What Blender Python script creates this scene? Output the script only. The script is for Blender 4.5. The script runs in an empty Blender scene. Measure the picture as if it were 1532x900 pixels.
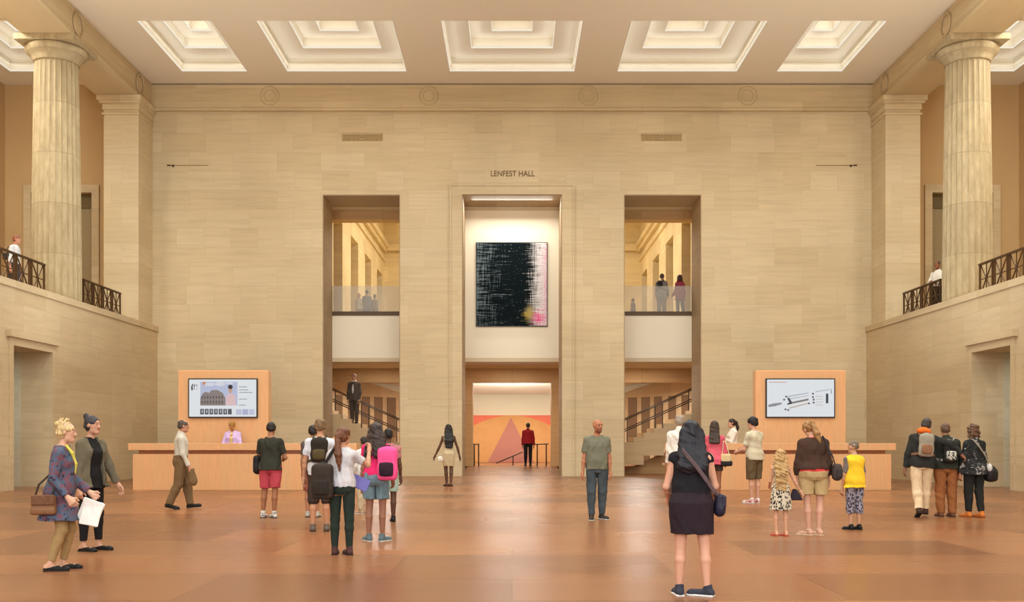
import bpy, bmesh, math, random
import numpy as np
from mathutils import Vector, Matrix, Euler
random.seed(7)
SC = bpy.context.scene
COL = SC.collection
PI = math.pi
F = 1540.0; VX = 766.0; VY = 660.0; EYE = 1.35      # focal length and vanishing point for the 1532x900 frame

# ------------------------------------------------------------------ helpers
def srgb(r, g, b):
    def f(c):
        c /= 255.0
        return c / 12.92 if c <= 0.04045 else ((c + 0.055) / 1.055) ** 2.4
    return (f(r), f(g), f(b), 1.0)

class NT:
    def __init__(s, name):
        s.m = bpy.data.materials.new(name); s.m.use_nodes = True
        s.t = s.m.node_tree; s.n = s.t.nodes; s.l = s.t.links
        s.b = s.n['Principled BSDF']
    def node(s, typ, **kw):
        n = s.n.new(typ)
        for k, v in kw.items():
            if k.startswith('i_'):
                n.inputs[k[2:].replace('_', ' ')].default_value = v
            else: setattr(n, k, v)
        return n
    def link(s, a, b): s.l.new(a, b)
    def math(s, op, a, b=None, c=None):
        n = s.n.new('ShaderNodeMath'); n.operation = op
        for i, v in enumerate((a, b, c)):
            if v is None: continue
            if isinstance(v, (int, float)): n.inputs[i].default_value = v
            else: s.l.new(v, n.inputs[i])
        return n.outputs[0]
    def mix(s, fac, a, b, mode='MIX'):
        n = s.n.new('ShaderNodeMix'); n.data_type = 'RGBA'; n.blend_type = mode
        for i, v in ((0, fac), (6, a), (7, b)):
            if isinstance(v, (int, float, tuple)): n.inputs[i].default_value = v
            else: s.l.new(v, n.inputs[i])
        return n.outputs[2]
    def ramp(s, fac, stops):
        n = s.n.new('ShaderNodeValToRGB'); e = n.color_ramp.elements
        while len(e) < len(stops): e.new(0.5)
        for k, (p, c) in enumerate(stops):
            e[k].position = p; e[k].color = c if isinstance(c, tuple) else (c, c, c, 1)
        s.l.new(fac, n.inputs[0]); return n.outputs[0]
    def coords(s, scale=(1, 1, 1), rot=(0, 0, 0), kind='Object'):
        tc = s.n.new('ShaderNodeTexCoord'); mp = s.n.new('ShaderNodeMapping')
        mp.inputs['Scale'].default_value = scale; mp.inputs['Rotation'].default_value = rot
        s.l.new(tc.outputs[kind], mp.inputs[0]); return mp.outputs[0]
    def noise(s, vec, scale=5, detail=3, rough=0.5):
        n = s.n.new('ShaderNodeTexNoise'); s.l.new(vec, n.inputs['Vector'])
        n.inputs['Scale'].default_value = scale; n.inputs['Detail'].default_value = detail
        n.inputs['Roughness'].default_value = rough; return n.outputs['Fac']
    def bump(s, h, strength=0.2, dist=0.01):
        n = s.n.new('ShaderNodeBump'); n.inputs['Strength'].default_value = strength
        n.inputs['Distance'].default_value = dist
        s.l.new(h, n.inputs['Height']); s.l.new(n.outputs[0], s.b.inputs['Normal'])
    def base(s, c, rough=0.6, spec=0.5, metal=0.0):
        if isinstance(c, tuple): s.b.inputs['Base Color'].default_value = c
        else: s.l.new(c, s.b.inputs['Base Color'])
        s.b.inputs['Roughness'].default_value = rough
        s.b.inputs['Specular IOR Level'].default_value = spec
        s.b.inputs['Metallic'].default_value = metal
        return s.m

def scale_c(c, f): return (min(1, c[0]*f), min(1, c[1]*f), min(1, c[2]*f), 1)

MATS = {}
def plain(name, c, rough=0.6, spec=0.5, metal=0.0, var=0.12, scale=14, stretch=(1, 1, 1)):
    """one colour with a soft procedural variation"""
    if name in MATS: return MATS[name]
    t = NT(name); v = t.coords(stretch)
    n = t.noise(v, scale, 4, 0.6)
    col = t.mix(n, scale_c(c, 1 - var), scale_c(c, 1 + var))
    MATS[name] = t.base(col, rough, spec, metal); return MATS[name]

def stone(name, axis, c, bw=1.7, bh=0.74, mortar=0.006, contrast=0.05, offs=0.37, rough=0.62, streak=0.55, warm=None):
    t = NT(name)
    tc = t.n.new('ShaderNodeTexCoord'); sp = t.n.new('ShaderNodeSeparateXYZ'); t.link(tc.outputs['Object'], sp.inputs[0])
    cb = t.n.new('ShaderNodeCombineXYZ')
    u, v = {'xz': ('X', 'Z'), 'yz': ('Y', 'Z'), 'xy': ('X', 'Y')}[axis]
    if axis == 'xy': t.link(sp.outputs['X'], cb.inputs[0]); t.link(sp.outputs['Y'], cb.inputs[1])
    else:   # masonry courses follow whichever way the face looks
        ge = t.n.new('ShaderNodeNewGeometry'); sn = t.n.new('ShaderNodeSeparateXYZ'); t.link(ge.outputs['True Normal'], sn.inputs[0])
        side = t.math('GREATER_THAN', t.math('ABSOLUTE', sn.outputs['X']), 0.7)
        uu = t.math('ADD', t.math('MULTIPLY', sp.outputs['X'], t.math('SUBTRACT', 1.0, side)), t.math('MULTIPLY', sp.outputs['Y'], side))
        t.link(uu, cb.inputs[0]); t.link(sp.outputs['Z'], cb.inputs[1])
    br = t.node('ShaderNodeTexBrick', offset=offs, offset_frequency=2, squash=0.62, squash_frequency=3)
    t.link(cb.outputs[0], br.inputs['Vector'])
    br.inputs['Scale'].default_value = 1.0
    br.inputs['Brick Width'].default_value = bw; br.inputs['Row Height'].default_value = bh
    br.inputs['Mortar Size'].default_value = mortar; br.inputs['Mortar Smooth'].default_value = 0.6
    w2 = warm or (c[0]*1.0, c[1]*0.97, c[2]*0.92, 1)
    br.inputs['Color1'].default_value = scale_c(c, 1 + contrast)
    br.inputs['Color2'].default_value = scale_c(w2, 1 - contrast)
    br.inputs['Mortar'].default_value = scale_c(c, 0.80)
    mp = t.n.new('ShaderNodeMapping'); mp.inputs['Scale'].default_value = (0.22, 3.0, 1); t.link(cb.outputs[0], mp.inputs[0])
    # shift streak pattern from block to block
    ad = t.n.new('ShaderNodeVectorMath'); ad.operation = 'ADD'; t.link(mp.outputs[0], ad.inputs[0])
    sc = t.n.new('ShaderNodeVectorMath'); sc.operation = 'SCALE'; t.link(br.outputs['Color'], sc.inputs[0]); sc.inputs['Scale'].default_value = 40.0
    t.link(sc.outputs[0], ad.inputs[1])
    n1 = t.noise(ad.outputs[0], 2.2, 6, 0.65)
    n2 = t.noise(t.coords((0.12, 0.12, 0.12)), 2.0, 3, 0.5)
    s1 = t.ramp(n1, [(0.25, 1 - 0.24*streak), (0.5, 1.0), (0.78, 1 + 0.14*streak)])
    col = t.mix(1.0, br.outputs['Color'], s1, 'MULTIPLY')
    s2 = t.ramp(n2, [(0.3, (0.90, 0.89, 0.87, 1)), (0.7, (1.07, 1.06, 1.03, 1))])
    col = t.mix(1.0, col, s2, 'MULTIPLY')
    mf = t.n.new('ShaderNodeMapping'); mf.inputs['Scale'].default_value = (1.1, 16.0, 1); t.link(ad.outputs[0], mf.inputs[0])
    n3 = t.noise(mf.outputs[0], 1.5, 4, 0.7)
    col = t.mix(1.0, col, t.ramp(n3, [(0.3, 0.955), (0.7, 1.035)]), 'MULTIPLY')
    pt = t.noise(t.coords((1, 1, 1.6)), 5.5, 6, 0.75)
    col = t.mix(t.ramp(pt, [(0.66, 0.0), (0.74, 0.35)]), col, scale_c(c, 0.62))
    t.bump(br.outputs['Fac'], -0.25, 0.01)
    return t.base(col, rough, 0.25)

class MB:
    """collects simple solids into one mesh (world or local coordinates)"""
    def __init__(s): s.v = []; s.f = []; s.sm = []
    def add(s, vs, fs, smooth=False):
        o = len(s.v); s.v += [tuple(p) for p in vs]
        for f in fs: s.f.append(tuple(i + o for i in f)); s.sm.append(smooth)
        return s
    def box(s, x0, x1, y0, y1, z0, z1):
        x0, x1 = min(x0, x1), max(x0, x1); y0, y1 = min(y0, y1), max(y0, y1); z0, z1 = min(z0, z1), max(z0, z1)
        vs = [(x0,y0,z0),(x1,y0,z0),(x1,y1,z0),(x0,y1,z0),(x0,y0,z1),(x1,y0,z1),(x1,y1,z1),(x0,y1,z1)]
        return s.add(vs, [(3,2,1,0),(4,5,6,7),(0,1,5,4),(1,2,6,5),(2,3,7,6),(3,0,4,7)])
    def bbox(s, x0, x1, y0, y1, z0, z1, b=0.01):
        """box with bevelled edges"""
        bm = bmesh.new()
        bmesh.ops.create_cube(bm, size=1.0)
        for v in bm.verts:
            v.co = Vector((x0 + (v.co.x + .5)*(x1-x0), y0 + (v.co.y + .5)*(y1-y0), z0 + (v.co.z + .5)*(z1-z0)))
        bmesh.ops.bevel(bm, geom=bm.edges[:], offset=b, segments=2, affect='EDGES', profile=0.5)
        bm.verts.index_update()
        s.add([v.co for v in bm.verts], [[v.index for v in f.verts] for f in bm.faces]); bm.free(); return s
    def prism(s, poly, axis, a, b):
        """poly in the two other axes, extruded from a to b along axis"""
        def P(p, t):
            return {'x': (t, p[0], p[1]), 'y': (p[0], t, p[1]), 'z': (p[0], p[1], t)}[axis]
        n = len(poly)
        vs = [P(p, a) for p in poly] + [P(p, b) for p in poly]
        fs = [tuple(range(n)), tuple(range(2*n - 1, n - 1, -1))]
        fs += [(i, i + n, (i + 1) % n + n, (i + 1) % n) for i in range(n)]
        return s.add(vs, fs)
    def bar(s, p, q, w, h=None):
        """rectangular bar between two points"""
        h = h or w; p = Vector(p); q = Vector(q); d = (q - p).normalized()
        up = Vector((0, 0, 1)) if abs(d.z) < 0.95 else Vector((0, 1, 0))
        a = d.cross(up).normalized() * w / 2; b = a.cross(d).normalized() * h / 2
        vs = [p-a-b, p+a-b, p+a+b, p-a+b, q-a-b, q+a-b, q+a+b, q-a+b]
        return s.add(vs, [(0,1,2,3),(7,6,5,4),(0,4,5,1),(1,5,6,2),(2,6,7,3),(3,7,4,0)])
    def tube(s, pts, r, n=8):
        pts = [Vector(p) for p in pts]; o = []
        rr = r if isinstance(r, (list, tuple)) else [r]*len(pts)
        ref = None
        for i, p in enumerate(pts):
            d = (pts[min(i+1, len(pts)-1)] - pts[max(i-1, 0)]).normalized()
            if ref is None: ref = d.orthogonal().normalized()
            a = (ref - d * ref.dot(d)).normalized(); ref = a; b = d.cross(a)
            o += [p + (a*math.cos(2*PI*k/n) + b*math.sin(2*PI*k/n))*rr[i] for k in range(n)]
        fs = []
        for i in range(len(pts)-1):
            for k in range(n):
                fs.append((i*n+k, i*n+(k+1) % n, (i+1)*n+(k+1) % n, (i+1)*n+k))
        s.add(o, fs, True)
        m = len(s.v) - len(o)
        s.f.append(tuple(m + k for k in range(n-1, -1, -1))); s.sm.append(False)
        s.f.append(tuple(m + (len(pts)-1)*n + k for k in range(n))); s.sm.append(False)
        return s
    def lathe(s, prof, c=(0, 0, 0), n=48, rfun=None, smooth=True):
        vs = []
        for r, z in prof:
            for k in range(n):
                a = 2*PI*k/n; q = r*(rfun(a, z) if rfun else 1.0)
                vs.append((c[0] + q*math.cos(a), c[1] + q*math.sin(a), c[2] + z))
        fs = []
        for i in range(len(prof)-1):
            for k in range(n):
                fs.append((i*n+k, i*n+(k+1) % n, (i+1)*n+(k+1) % n, (i+1)*n+k))
        m = len(vs)
        s.add(vs, fs, smooth)
        b = len(s.v) - m
        s.f.append(tuple(b + k for k in range(n-1, -1, -1))); s.sm.append(False)
        s.f.append(tuple(b + (len(prof)-1)*n + k for k in range(n))); s.sm.append(False)
        return s
    def quad(s, a, b, c, d): return s.add([a, b, c, d], [(0, 1, 2, 3)])
    def build(s, name, mat, parent=None, origin=None, fix=True):
        me = bpy.data.meshes.new(name)
        off = Vector((0, 0, 0))
        if parent is not None: off = parent_world(parent)
        elif origin is not None: off = Vector(origin)
        me.from_pydata([tuple(Vector(v) - off) for v in s.v], [], s.f)
        me.polygons.foreach_set('use_smooth', s.sm)
        if fix:
            bm = bmesh.new(); bm.from_mesh(me); bmesh.ops.recalc_face_normals(bm, faces=bm.faces[:]); bm.to_mesh(me); bm.free()
        me.materials.append(mat)
        o = bpy.data.objects.new(name, me); COL.objects.link(o)
        if parent is not None: o.parent = parent
        elif origin is not None: o.location = off
        return o

def parent_world(o):
    p = Vector(o.location)
    while o.parent is not None:
        o = o.parent; p = p + Vector(o.location)
    return p
def thing(name, label, cat, loc=(0, 0, 0), rz=0.0, group=None):
    o = bpy.data.objects.new(name, None); o.empty_display_size = 0.2; COL.objects.link(o)
    o.location = loc; o.rotation_euler = (0, 0, rz)
    return tag(o, label, cat, group)
def tag(o, label, cat, group=None):
    o['label'] = label; o['category'] = cat
    if group: o['group'] = group
    return o
def struct(o, label=None, cat=None):
    o['kind'] = 'structure'
    if label: o['label'] = label
    if cat: o['category'] = cat
    return o

# ------------------------------------------------------------------ camera and film
cam = bpy.data.cameras.new('camera'); cam.sensor_width = 36.0; cam.lens = 36.0 * F / 1532.0
cam.shift_y = 210.0 / 1532.0; cam.clip_end = 300
co = bpy.data.objects.new('camera', cam); COL.objects.link(co)
co.location = (0, 0, EYE); co.rotation_euler = (PI/2, 0, 0); SC.camera = co
SC.view_settings.view_transform = 'Standard'
SC.view_settings.look = 'None'
SC.view_settings.gamma = 1.0; SC.view_settings.use_curve_mapping = False
SC.view_settings.exposure = -0.06
try:
    SC.cycles.use_denoising = True; SC.cycles.max_bounces = 8; SC.cycles.diffuse_bounces = 5
    SC.cycles.caustics_reflective = False; SC.cycles.caustics_refractive = False
    SC.cycles.sample_clamp_indirect = 4.0
except Exception: pass
W = bpy.data.worlds.new('world'); SC.world = W; W.use_nodes = True
W.node_tree.nodes['Background'].inputs[0].default_value = (1.0, 0.95, 0.88, 1)
W.node_tree.nodes['Background'].inputs[1].default_value = 0.25

# ------------------------------------------------------------------ materials
C_STONE = srgb(208, 190, 158)
m_back = stone('limestone_back', 'xz', C_STONE)
m_side = stone('limestone_side', 'yz', srgb(198, 178, 146), bw=1.9)
m_frieze = stone('limestone_frieze', 'xz', srgb(200, 180, 146), bw=3.1, bh=0.5, contrast=0.06)
m_frieze_y = stone('limestone_frieze_side', 'yz', srgb(200, 180, 146), bw=3.1, bh=0.5, contrast=0.06)
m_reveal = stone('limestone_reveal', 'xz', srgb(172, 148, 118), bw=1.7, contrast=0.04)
m_ceil = plain('ceiling_plaster', srgb(228, 214, 192), 0.9, 0.1, var=0.02, scale=1.0)
m_coffer = plain('coffer_plaster', srgb(232, 222, 204), 0.9, 0.1, var=0.01)
m_aisle = plain('aisle_plaster', srgb(194, 162, 118), 0.9, 0.15, var=0.06, scale=0.6)
m_gallery = stone('gallery_stone', 'yz', srgb(222, 202, 160), bw=1.9, bh=0.9, contrast=0.08)
m_gallery_end = stone('gallery_stone_end', 'xz', srgb(222, 202, 160), bw=2.2, bh=0.9, contrast=0.08)
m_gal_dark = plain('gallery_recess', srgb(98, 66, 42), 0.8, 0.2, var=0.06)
m_white = plain('cream_paint', srgb(244, 234, 212), 0.85, 0.2, var=0.01)
m_tan = plain('soffit_tan', srgb(216, 198, 168), 0.8, 0.2, var=0.03)
m_edge = plain('slab_edge_bronze', srgb(92, 68, 44), 0.5, 0.4, var=0.05)
m_header = stone('portal_stone', 'xz', srgb(196, 158, 112), bw=2.9, bh=3.0, mortar=0.012, contrast=0.16, streak=0.5)
m_bronze = plain('bronze_rail', srgb(84, 60, 36), 0.45, 0.5, 0.6, var=0.15)
m_darkmetal = plain('dark_handrail', srgb(70, 54, 42), 0.4, 0.5, 0.4, var=0.1)
m_stair = stone('stair_stone', 'xz', srgb(206, 180, 144), bw=4.0, bh=3.0, contrast=0.05, streak=0.6)
m_passage = stone('passage_stone_grey', 'xz', srgb(196, 186, 164), bw=1.4, bh=0.8, contrast=0.05)
m_tan_stone = stone('rotunda_stone', 'xz', srgb(206, 178, 140), bw=2.0, bh=0.9, contrast=0.06)
m_slot = plain('slot_dark', srgb(128, 98, 70), 0.6, 0.3, var=0.05)

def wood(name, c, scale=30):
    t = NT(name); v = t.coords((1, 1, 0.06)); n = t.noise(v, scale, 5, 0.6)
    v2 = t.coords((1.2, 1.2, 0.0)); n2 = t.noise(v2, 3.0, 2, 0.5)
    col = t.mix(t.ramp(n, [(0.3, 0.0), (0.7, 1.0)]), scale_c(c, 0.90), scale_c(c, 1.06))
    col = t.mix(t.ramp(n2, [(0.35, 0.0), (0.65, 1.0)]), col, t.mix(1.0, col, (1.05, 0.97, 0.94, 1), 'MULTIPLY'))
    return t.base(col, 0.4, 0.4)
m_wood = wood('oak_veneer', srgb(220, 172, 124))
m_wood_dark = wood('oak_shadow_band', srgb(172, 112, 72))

def floor_mat():
    t = NT('polished_stone_floor')
    v = t.coords()
    br = t.node('ShaderNodeTexBrick', offset=0.43, offset_frequency=2)
    t.link(v, br.inputs['Vector'])
    br.inputs['Scale'].default_value = 1.0
    br.inputs['Brick Width'].default_value = 2.9; br.inputs['Row Height'].default_value = 1.75
    br.inputs['Mortar Size'].default_value = 0.006; br.inputs['Mortar Smooth'].default_value = 0.5
    br.inputs['Color1'].default_value = srgb(150, 100, 66)
    br.inputs['Color2'].default_value = srgb(116, 75, 50)
    br.inputs['Mortar'].default_value = srgb(92, 60, 38)
    n = t.noise(t.coords((0.3, 0.9, 1)), 1.2, 4, 0.5)
    col = t.mix(1.0, br.outputs['Color'], t.ramp(n, [(0.3, 0.965), (0.7, 1.03)]), 'MULTIPLY')
    n2 = t.noise(t.coords((0.08, 0.2, 1)), 2.0, 2, 0.5)
    col = t.mix(1.0, col, t.ramp(n2, [(0.35, (1.02, 0.97, 0.94, 1)), (0.65, (1.0, 1.02, 1.03, 1))]), 'MULTIPLY')
    m = t.base(col, 0.27, 0.2)
    r = t.ramp(n2, [(0.3, 0.25), (0.7, 0.30)])
    t.link(r, t.b.inputs['Roughness'])
    return m
m_floor = floor_mat()

def emit(name, c, strength):
    t = NT(name)
    t.b.inputs['Base Color'].default_value = (0.0, 0.0, 0.0, 1); t.b.inputs['Roughness'].default_value = 0.6
    t.b.inputs['Emission Color'].default_value = c; t.b.inputs['Emission Strength'].default_value = strength
    return t.m
m_led = emit('warm_light_strip', (1.0, 0.94, 0.82, 1), 0.9)
m_spot = emit('downlight_lens', (1.0, 0.93, 0.80, 1), 12.0)

def glass_mat():
    t = NT('clear_balustrade_glass')
    t.n.remove(t.b)
    out = [n for n in t.n if n.type == 'OUTPUT_MATERIAL'][0]
    tr = t.node('ShaderNodeBsdfTransparent'); tr.inputs[0].default_value = (0.96, 0.97, 0.96, 1)
    gl = t.node('ShaderNodeBsdfGlossy'); gl.inputs['Roughness'].default_value = 0.05
    df = t.node('ShaderNodeBsdfDiffuse'); df.inputs[0].default_value = (0.9, 0.85, 0.8, 1)
    lw = t.node('ShaderNodeFresnel'); lw.inputs[0].default_value = 1.45
    m1 = t.node('ShaderNodeMixShader'); m2 = t.node('ShaderNodeMixShader')
    m1.inputs[0].default_value = 0.22
    t.link(tr.outputs[0], m1.inputs[1]); t.link(df.outputs[0], m1.inputs[2])
    t.link(lw.outputs[0], m2.inputs[0]); t.link(m1.outputs[0], m2.inputs[1]); t.link(gl.outputs[0], m2.inputs[2])
    t.link(m2.outputs[0], out.inputs[0])
    return t.m
m_glass = glass_mat()

# ------------------------------------------------------------------ the room shell
CZ = 15.2           # ceiling
WX = 13.77          # lower side walls
BX = 13.97          # beams and pilasters
AX = 19.7           # outer aisle walls
BF = 5.72           # balcony floor
YW = 40.0           # back wall face
YB = -4.0           # wall behind the entrance
YT = 41.9           # back of the thick wall

fl = MB().box(-AX, AX, YB, 46.0, -0.3, 0.0).build('floor', m_floor); struct(fl, 'polished terracotta stone slab floor of the hall', 'floor')

OP = 10.935
wb = MB()
for a, b in ((-14.2, -7.36), (-4.35, -1.94), (1.94, 4.35), (7.36, 14.2)): wb.box(a, b, YW, YT, 0, CZ + 0.3)
for a, b in ((-7.36, -4.35), (-1.94, 1.94), (4.35, 7.36)): wb.box(a, b, YW, YT, OP, CZ + 0.3)
struct(wb.build('wall_back', m_back), 'tall tan limestone end wall with three openings', 'wall')
# lining of the reveals, a darker stone
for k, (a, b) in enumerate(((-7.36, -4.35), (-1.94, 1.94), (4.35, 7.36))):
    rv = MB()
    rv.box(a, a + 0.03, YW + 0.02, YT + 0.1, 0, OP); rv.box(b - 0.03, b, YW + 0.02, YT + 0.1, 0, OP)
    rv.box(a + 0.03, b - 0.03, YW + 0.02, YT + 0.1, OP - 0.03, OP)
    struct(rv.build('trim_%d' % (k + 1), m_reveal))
# architrave round the middle opening
ar = MB()
ar.box(-2.36, -1.94, YW - 0.06, YW, 0, 11.26); ar.box(1.94, 2.36, YW - 0.06, YW, 0, 11.26); ar.box(-1.94, 1.94, YW - 0.06, YW, OP, 11.26)
ar.box(-2.42, -2.36, YW - 0.10, YW, 0, 11.32); ar.box(2.36, 2.42, YW - 0.10, YW, 0, 11.32); ar.box(-2.36, 2.36, YW - 0.10, YW, 11.26, 11.32)
struct(ar.build('trim_4', m_back))
fz = MB().box(-BX, BX, YW - 0.16, YW, 14.22, CZ - 0.05).box(-BX, BX, YW - 0.22, YW, 14.14, 14.22)
struct(fz.build('trim_5', m_frieze), 'projecting stone frieze band under the ceiling on the end wall', 'frieze')

for sgn, side in ((-1, 'left'), (1, 'right')):
    # lower side wall with a deep doorway, then the parapet ledge
    X0, X1 = sgn*WX, sgn*(WX + 0.9)
    Y0, Y1, ZT = 28.35, 30.75, 4.0
    w = MB()
    w.box(X0, X1, YB, Y0, 0, 5.6); w.box(X0, X1, Y1, YW, 0, 5.6); w.box(X0, X1, Y0, Y1, ZT, 5.6)
    w.box(sgn*(WX - 0.05), X1, YB, YW, 5.6, 5.80)
    struct(w.build('wall_' + side, m_side), 'lower tan limestone side wall on the %s with a parapet ledge' % side, 'wall')
    # door surround
    d = MB()
    d.box(sgn*(WX - 0.05), X0, Y0 - 0.22, Y0, 0, 4.22); d.box(sgn*(WX - 0.05), X0, Y1, Y1 + 0.22, 0, 4.22)
    d.box(sgn*(WX - 0.05), X0, Y0, Y1, ZT, 4.22); d.box(sgn*(WX - 0.14), X0, Y0 - 0.34, Y1 + 0.34, 4.22, 4.40)
    struct(d.build('door_%d' % (1 if sgn < 0 else 2), m_side), 'stone door surround in the lower wall on the %s' % side, 'doorway')
    # passage behind the doorway
    p = MB()
    p.box(X1, sgn*(WX + 3.5), Y1, Y1 + 0.2, 0, ZT); p.box(X1, sgn*(WX + 3.5), Y0 - 0.2, Y0, 0, ZT)
    p.box(sgn*(WX + 3.5), sgn*(WX + 3.7), Y0 - 0.2, Y1 + 0.2, 0, ZT); p.box(X1, sgn*(WX + 3.7), Y0 - 0.2, Y1 + 0.2, ZT, ZT + 0.15)
    struct(p.build('wall_passage_' + side, m_passage))
    # balcony floor, outer aisle wall, aisle end wall with a tall doorway
    b = MB().box(sgn*(WX + 0.9), sgn*AX, YB, YW, 5.3, BF)
    struct(b.build('floor_balcony_' + side, m_side))
    o = MB().box(sgn*AX, sgn*(AX + 0.3), YB, YW + 0.3, 0, CZ + 0.3)
    struct(o.build('wall_aisle_' + side, m_aisle))
    e = MB()
    da, db = 16.30, 18.66
    e.box(sgn*14.2, sgn*da, YW, YW + 0.5, 5.3, CZ); e.box(sgn*db, sgn*AX, YW, YW + 0.5, 5.3, CZ); e.box(sgn*da, sgn*db, YW, YW + 0.5, 11.0, CZ)
    struct(e.build('wall_aisle_end_' + side, m_aisle))
    dr = MB()
    dr.box(sgn*(da - 0.28), sgn*da, YW - 0.1, YW, BF, 11.3); dr.box(sgn*db, sgn*(db + 0.28), YW - 0.1, YW, BF, 11.3); dr.box(sgn*da, sgn*db, YW - 0.1, YW, 11.0, 11.3)
    dfr = struct(dr.build('door_%d' % (3 if sgn < 0 else 4), m_side), 'tall stone framed balcony doorway behind the column on the %s' % side, 'door')
    lf = MB().box(sgn*da, sgn*db, YW + 0.25, YW + 0.32, BF, 10.45).build('door_leaf', plain('door_grey_green', srgb(150, 132, 98), 0.5, 0.3), dfr)
    tr = MB().box(sgn*da, sgn*db, YW + 0.2, YW + 0.32, 10.45, 11.0).build('transom', plain('transom_olive', srgb(104, 86, 52), 0.5, 0.3), dfr)
    # beam over the columns
    bm_ = MB().box(sgn*BX, sgn*15.5, YB, YW, 14.25, CZ + 0.1)
    bm_.box(sgn*(BX - 0.06), sgn*BX, YB, YW - 0.22, 14.25, 14.33)
    struct(bm_.build('trim_beam_' + side, m_frieze_y), 'long stone beam carried by the columns on the %s' % side, 'beam')

# entrance wall behind the camera with three tall daylight windows
wf = MB()
wins = ((-11, -5), (-3, 3), (5, 11))
xs = [-AX] + [v for w in wins for v in w] + [AX]
for i in range(0, len(xs), 2): wf.box(xs[i], xs[i+1], YB - 0.4, YB, 0, CZ + 0.3)
for a, b in wins: wf.box(a, b, YB - 0.4, YB, 11.5, CZ + 0.3)
struct(wf.build('wall_front', m_back))

# ------------------------------------------------------------------ ceiling with coffers
rowsY = [(33.92, 38.56)] + [(33.92 - 7.0*k, 38.56 - 7.0*k) for k in range(1, 6)]
colsX = [(-18.8, -15.9), (-12.36, -9.92), (-8.42, -3.95), (-2.33, 2.33), (3.95, 8.42), (9.92, 12.36), (15.9, 18.8)]
cxs = sorted({-AX - 0.3, AX + 0.3} | {v for c in colsX for v in c})
cys = sorted({YB - 0.4, YW + 0.3} | {v for r in rowsY for v in r})
cb = MB()
for i in range(len(cxs) - 1):
    for j in range(len(cys) - 1):
        mx, my = (cxs[i] + cxs[i+1])/2, (cys[j] + cys[j+1])/2
        if any(a < mx < b for a, b in colsX) and any(a < my < b for a, b in rowsY): continue
        cb.quad((cxs[i], cys[j], CZ), (cxs[i], cys[j+1], CZ), (cxs[i+1], cys[j+1], CZ), (cxs[i+1], cys[j], CZ))
def coffer_levels(x0, x1, y0, y1):
    w = x1 - x0; k = w / 4.6
    L = [(x0, x1, y0, y1)]
    for ix, iy in ((0.83*k, 1.0), (0.75*k, 0.62)):
        a = L[-1]; L.append((a[0] + ix, a[1] - ix, a[2] + iy, a[3] - iy))
    return L, (CZ, 15.68, 16.06, 16.5)
def coffer_shell(mb, x0, x1, y0, y1):
    L, Z = coffer_levels(x0, x1, y0, y1)
    for i, (a, b, c, d) in enumerate(L):
        z0, z1 = Z[i], Z[i+1]
        lo = [(a,c,z0),(b,c,z0),(b,d,z0),(a,d,z0)]; hi = [(p[0],p[1],z1) for p in lo]
        for k in range(4):
            mb.add([lo[k], lo[(k+1) % 4], hi[(k+1) % 4], hi[k]], [(0,1,2,3)])
        if i + 1 < len(L):
            e, f, g, h = L[i+1]; inn = [(e,g,z1),(f,g,z1),(f,h,z1),(e,h,z1)]
            for k in range(4): mb.add([hi[k], hi[(k+1) % 4], inn[(k+1) % 4], inn[k]], [(0,1,2,3)])
        else: mb.add(hi, [(0,1,2,3)])
    # a slim moulding half-way up the first step
    a, b, c, d = L[0]; z = 15.42
    for p in ((a, a + .07, c, d), (b - .07, b, c, d), (a + .07, b - .07, d - .07, d), (a + .07, b - .07, c, c + .07)): mb.box(*p, z, z + 0.06)
for r in rowsY[1:]:
    for c in colsX: coffer_shell(cb, *c, *r)
struct(cb.build('ceiling', m_ceil, fix=False), 'flat plaster ceiling with rows of square coffers', 'ceiling')
names = ['half-seen stepped coffer over the aisle behind the far-left column', 'narrow stepped ceiling coffer leftmost over the hall', 'wide stepped ceiling coffer left of the middle one',
         'middle stepped ceiling coffer above the inscription', 'wide stepped ceiling coffer right of the middle one', 'narrow stepped ceiling coffer rightmost over the hall',
         'half-seen stepped coffer over the aisle behind the far-right column']
def area(name, loc, size, energy, col=(0.90, 0.99, 0.97), rot=(0, 0, 0), sy=None, spread=PI):
    l = bpy.data.lights.new(name, 'AREA'); l.energy = energy; l.color = col; l.size = size; l.spread = spread
    if sy: l.shape = 'RECTANGLE'; l.size_y = sy
    o = bpy.data.objects.new(name, l); COL.objects.link(o); o.location = loc; o.rotation_euler = rot
    return o
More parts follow.
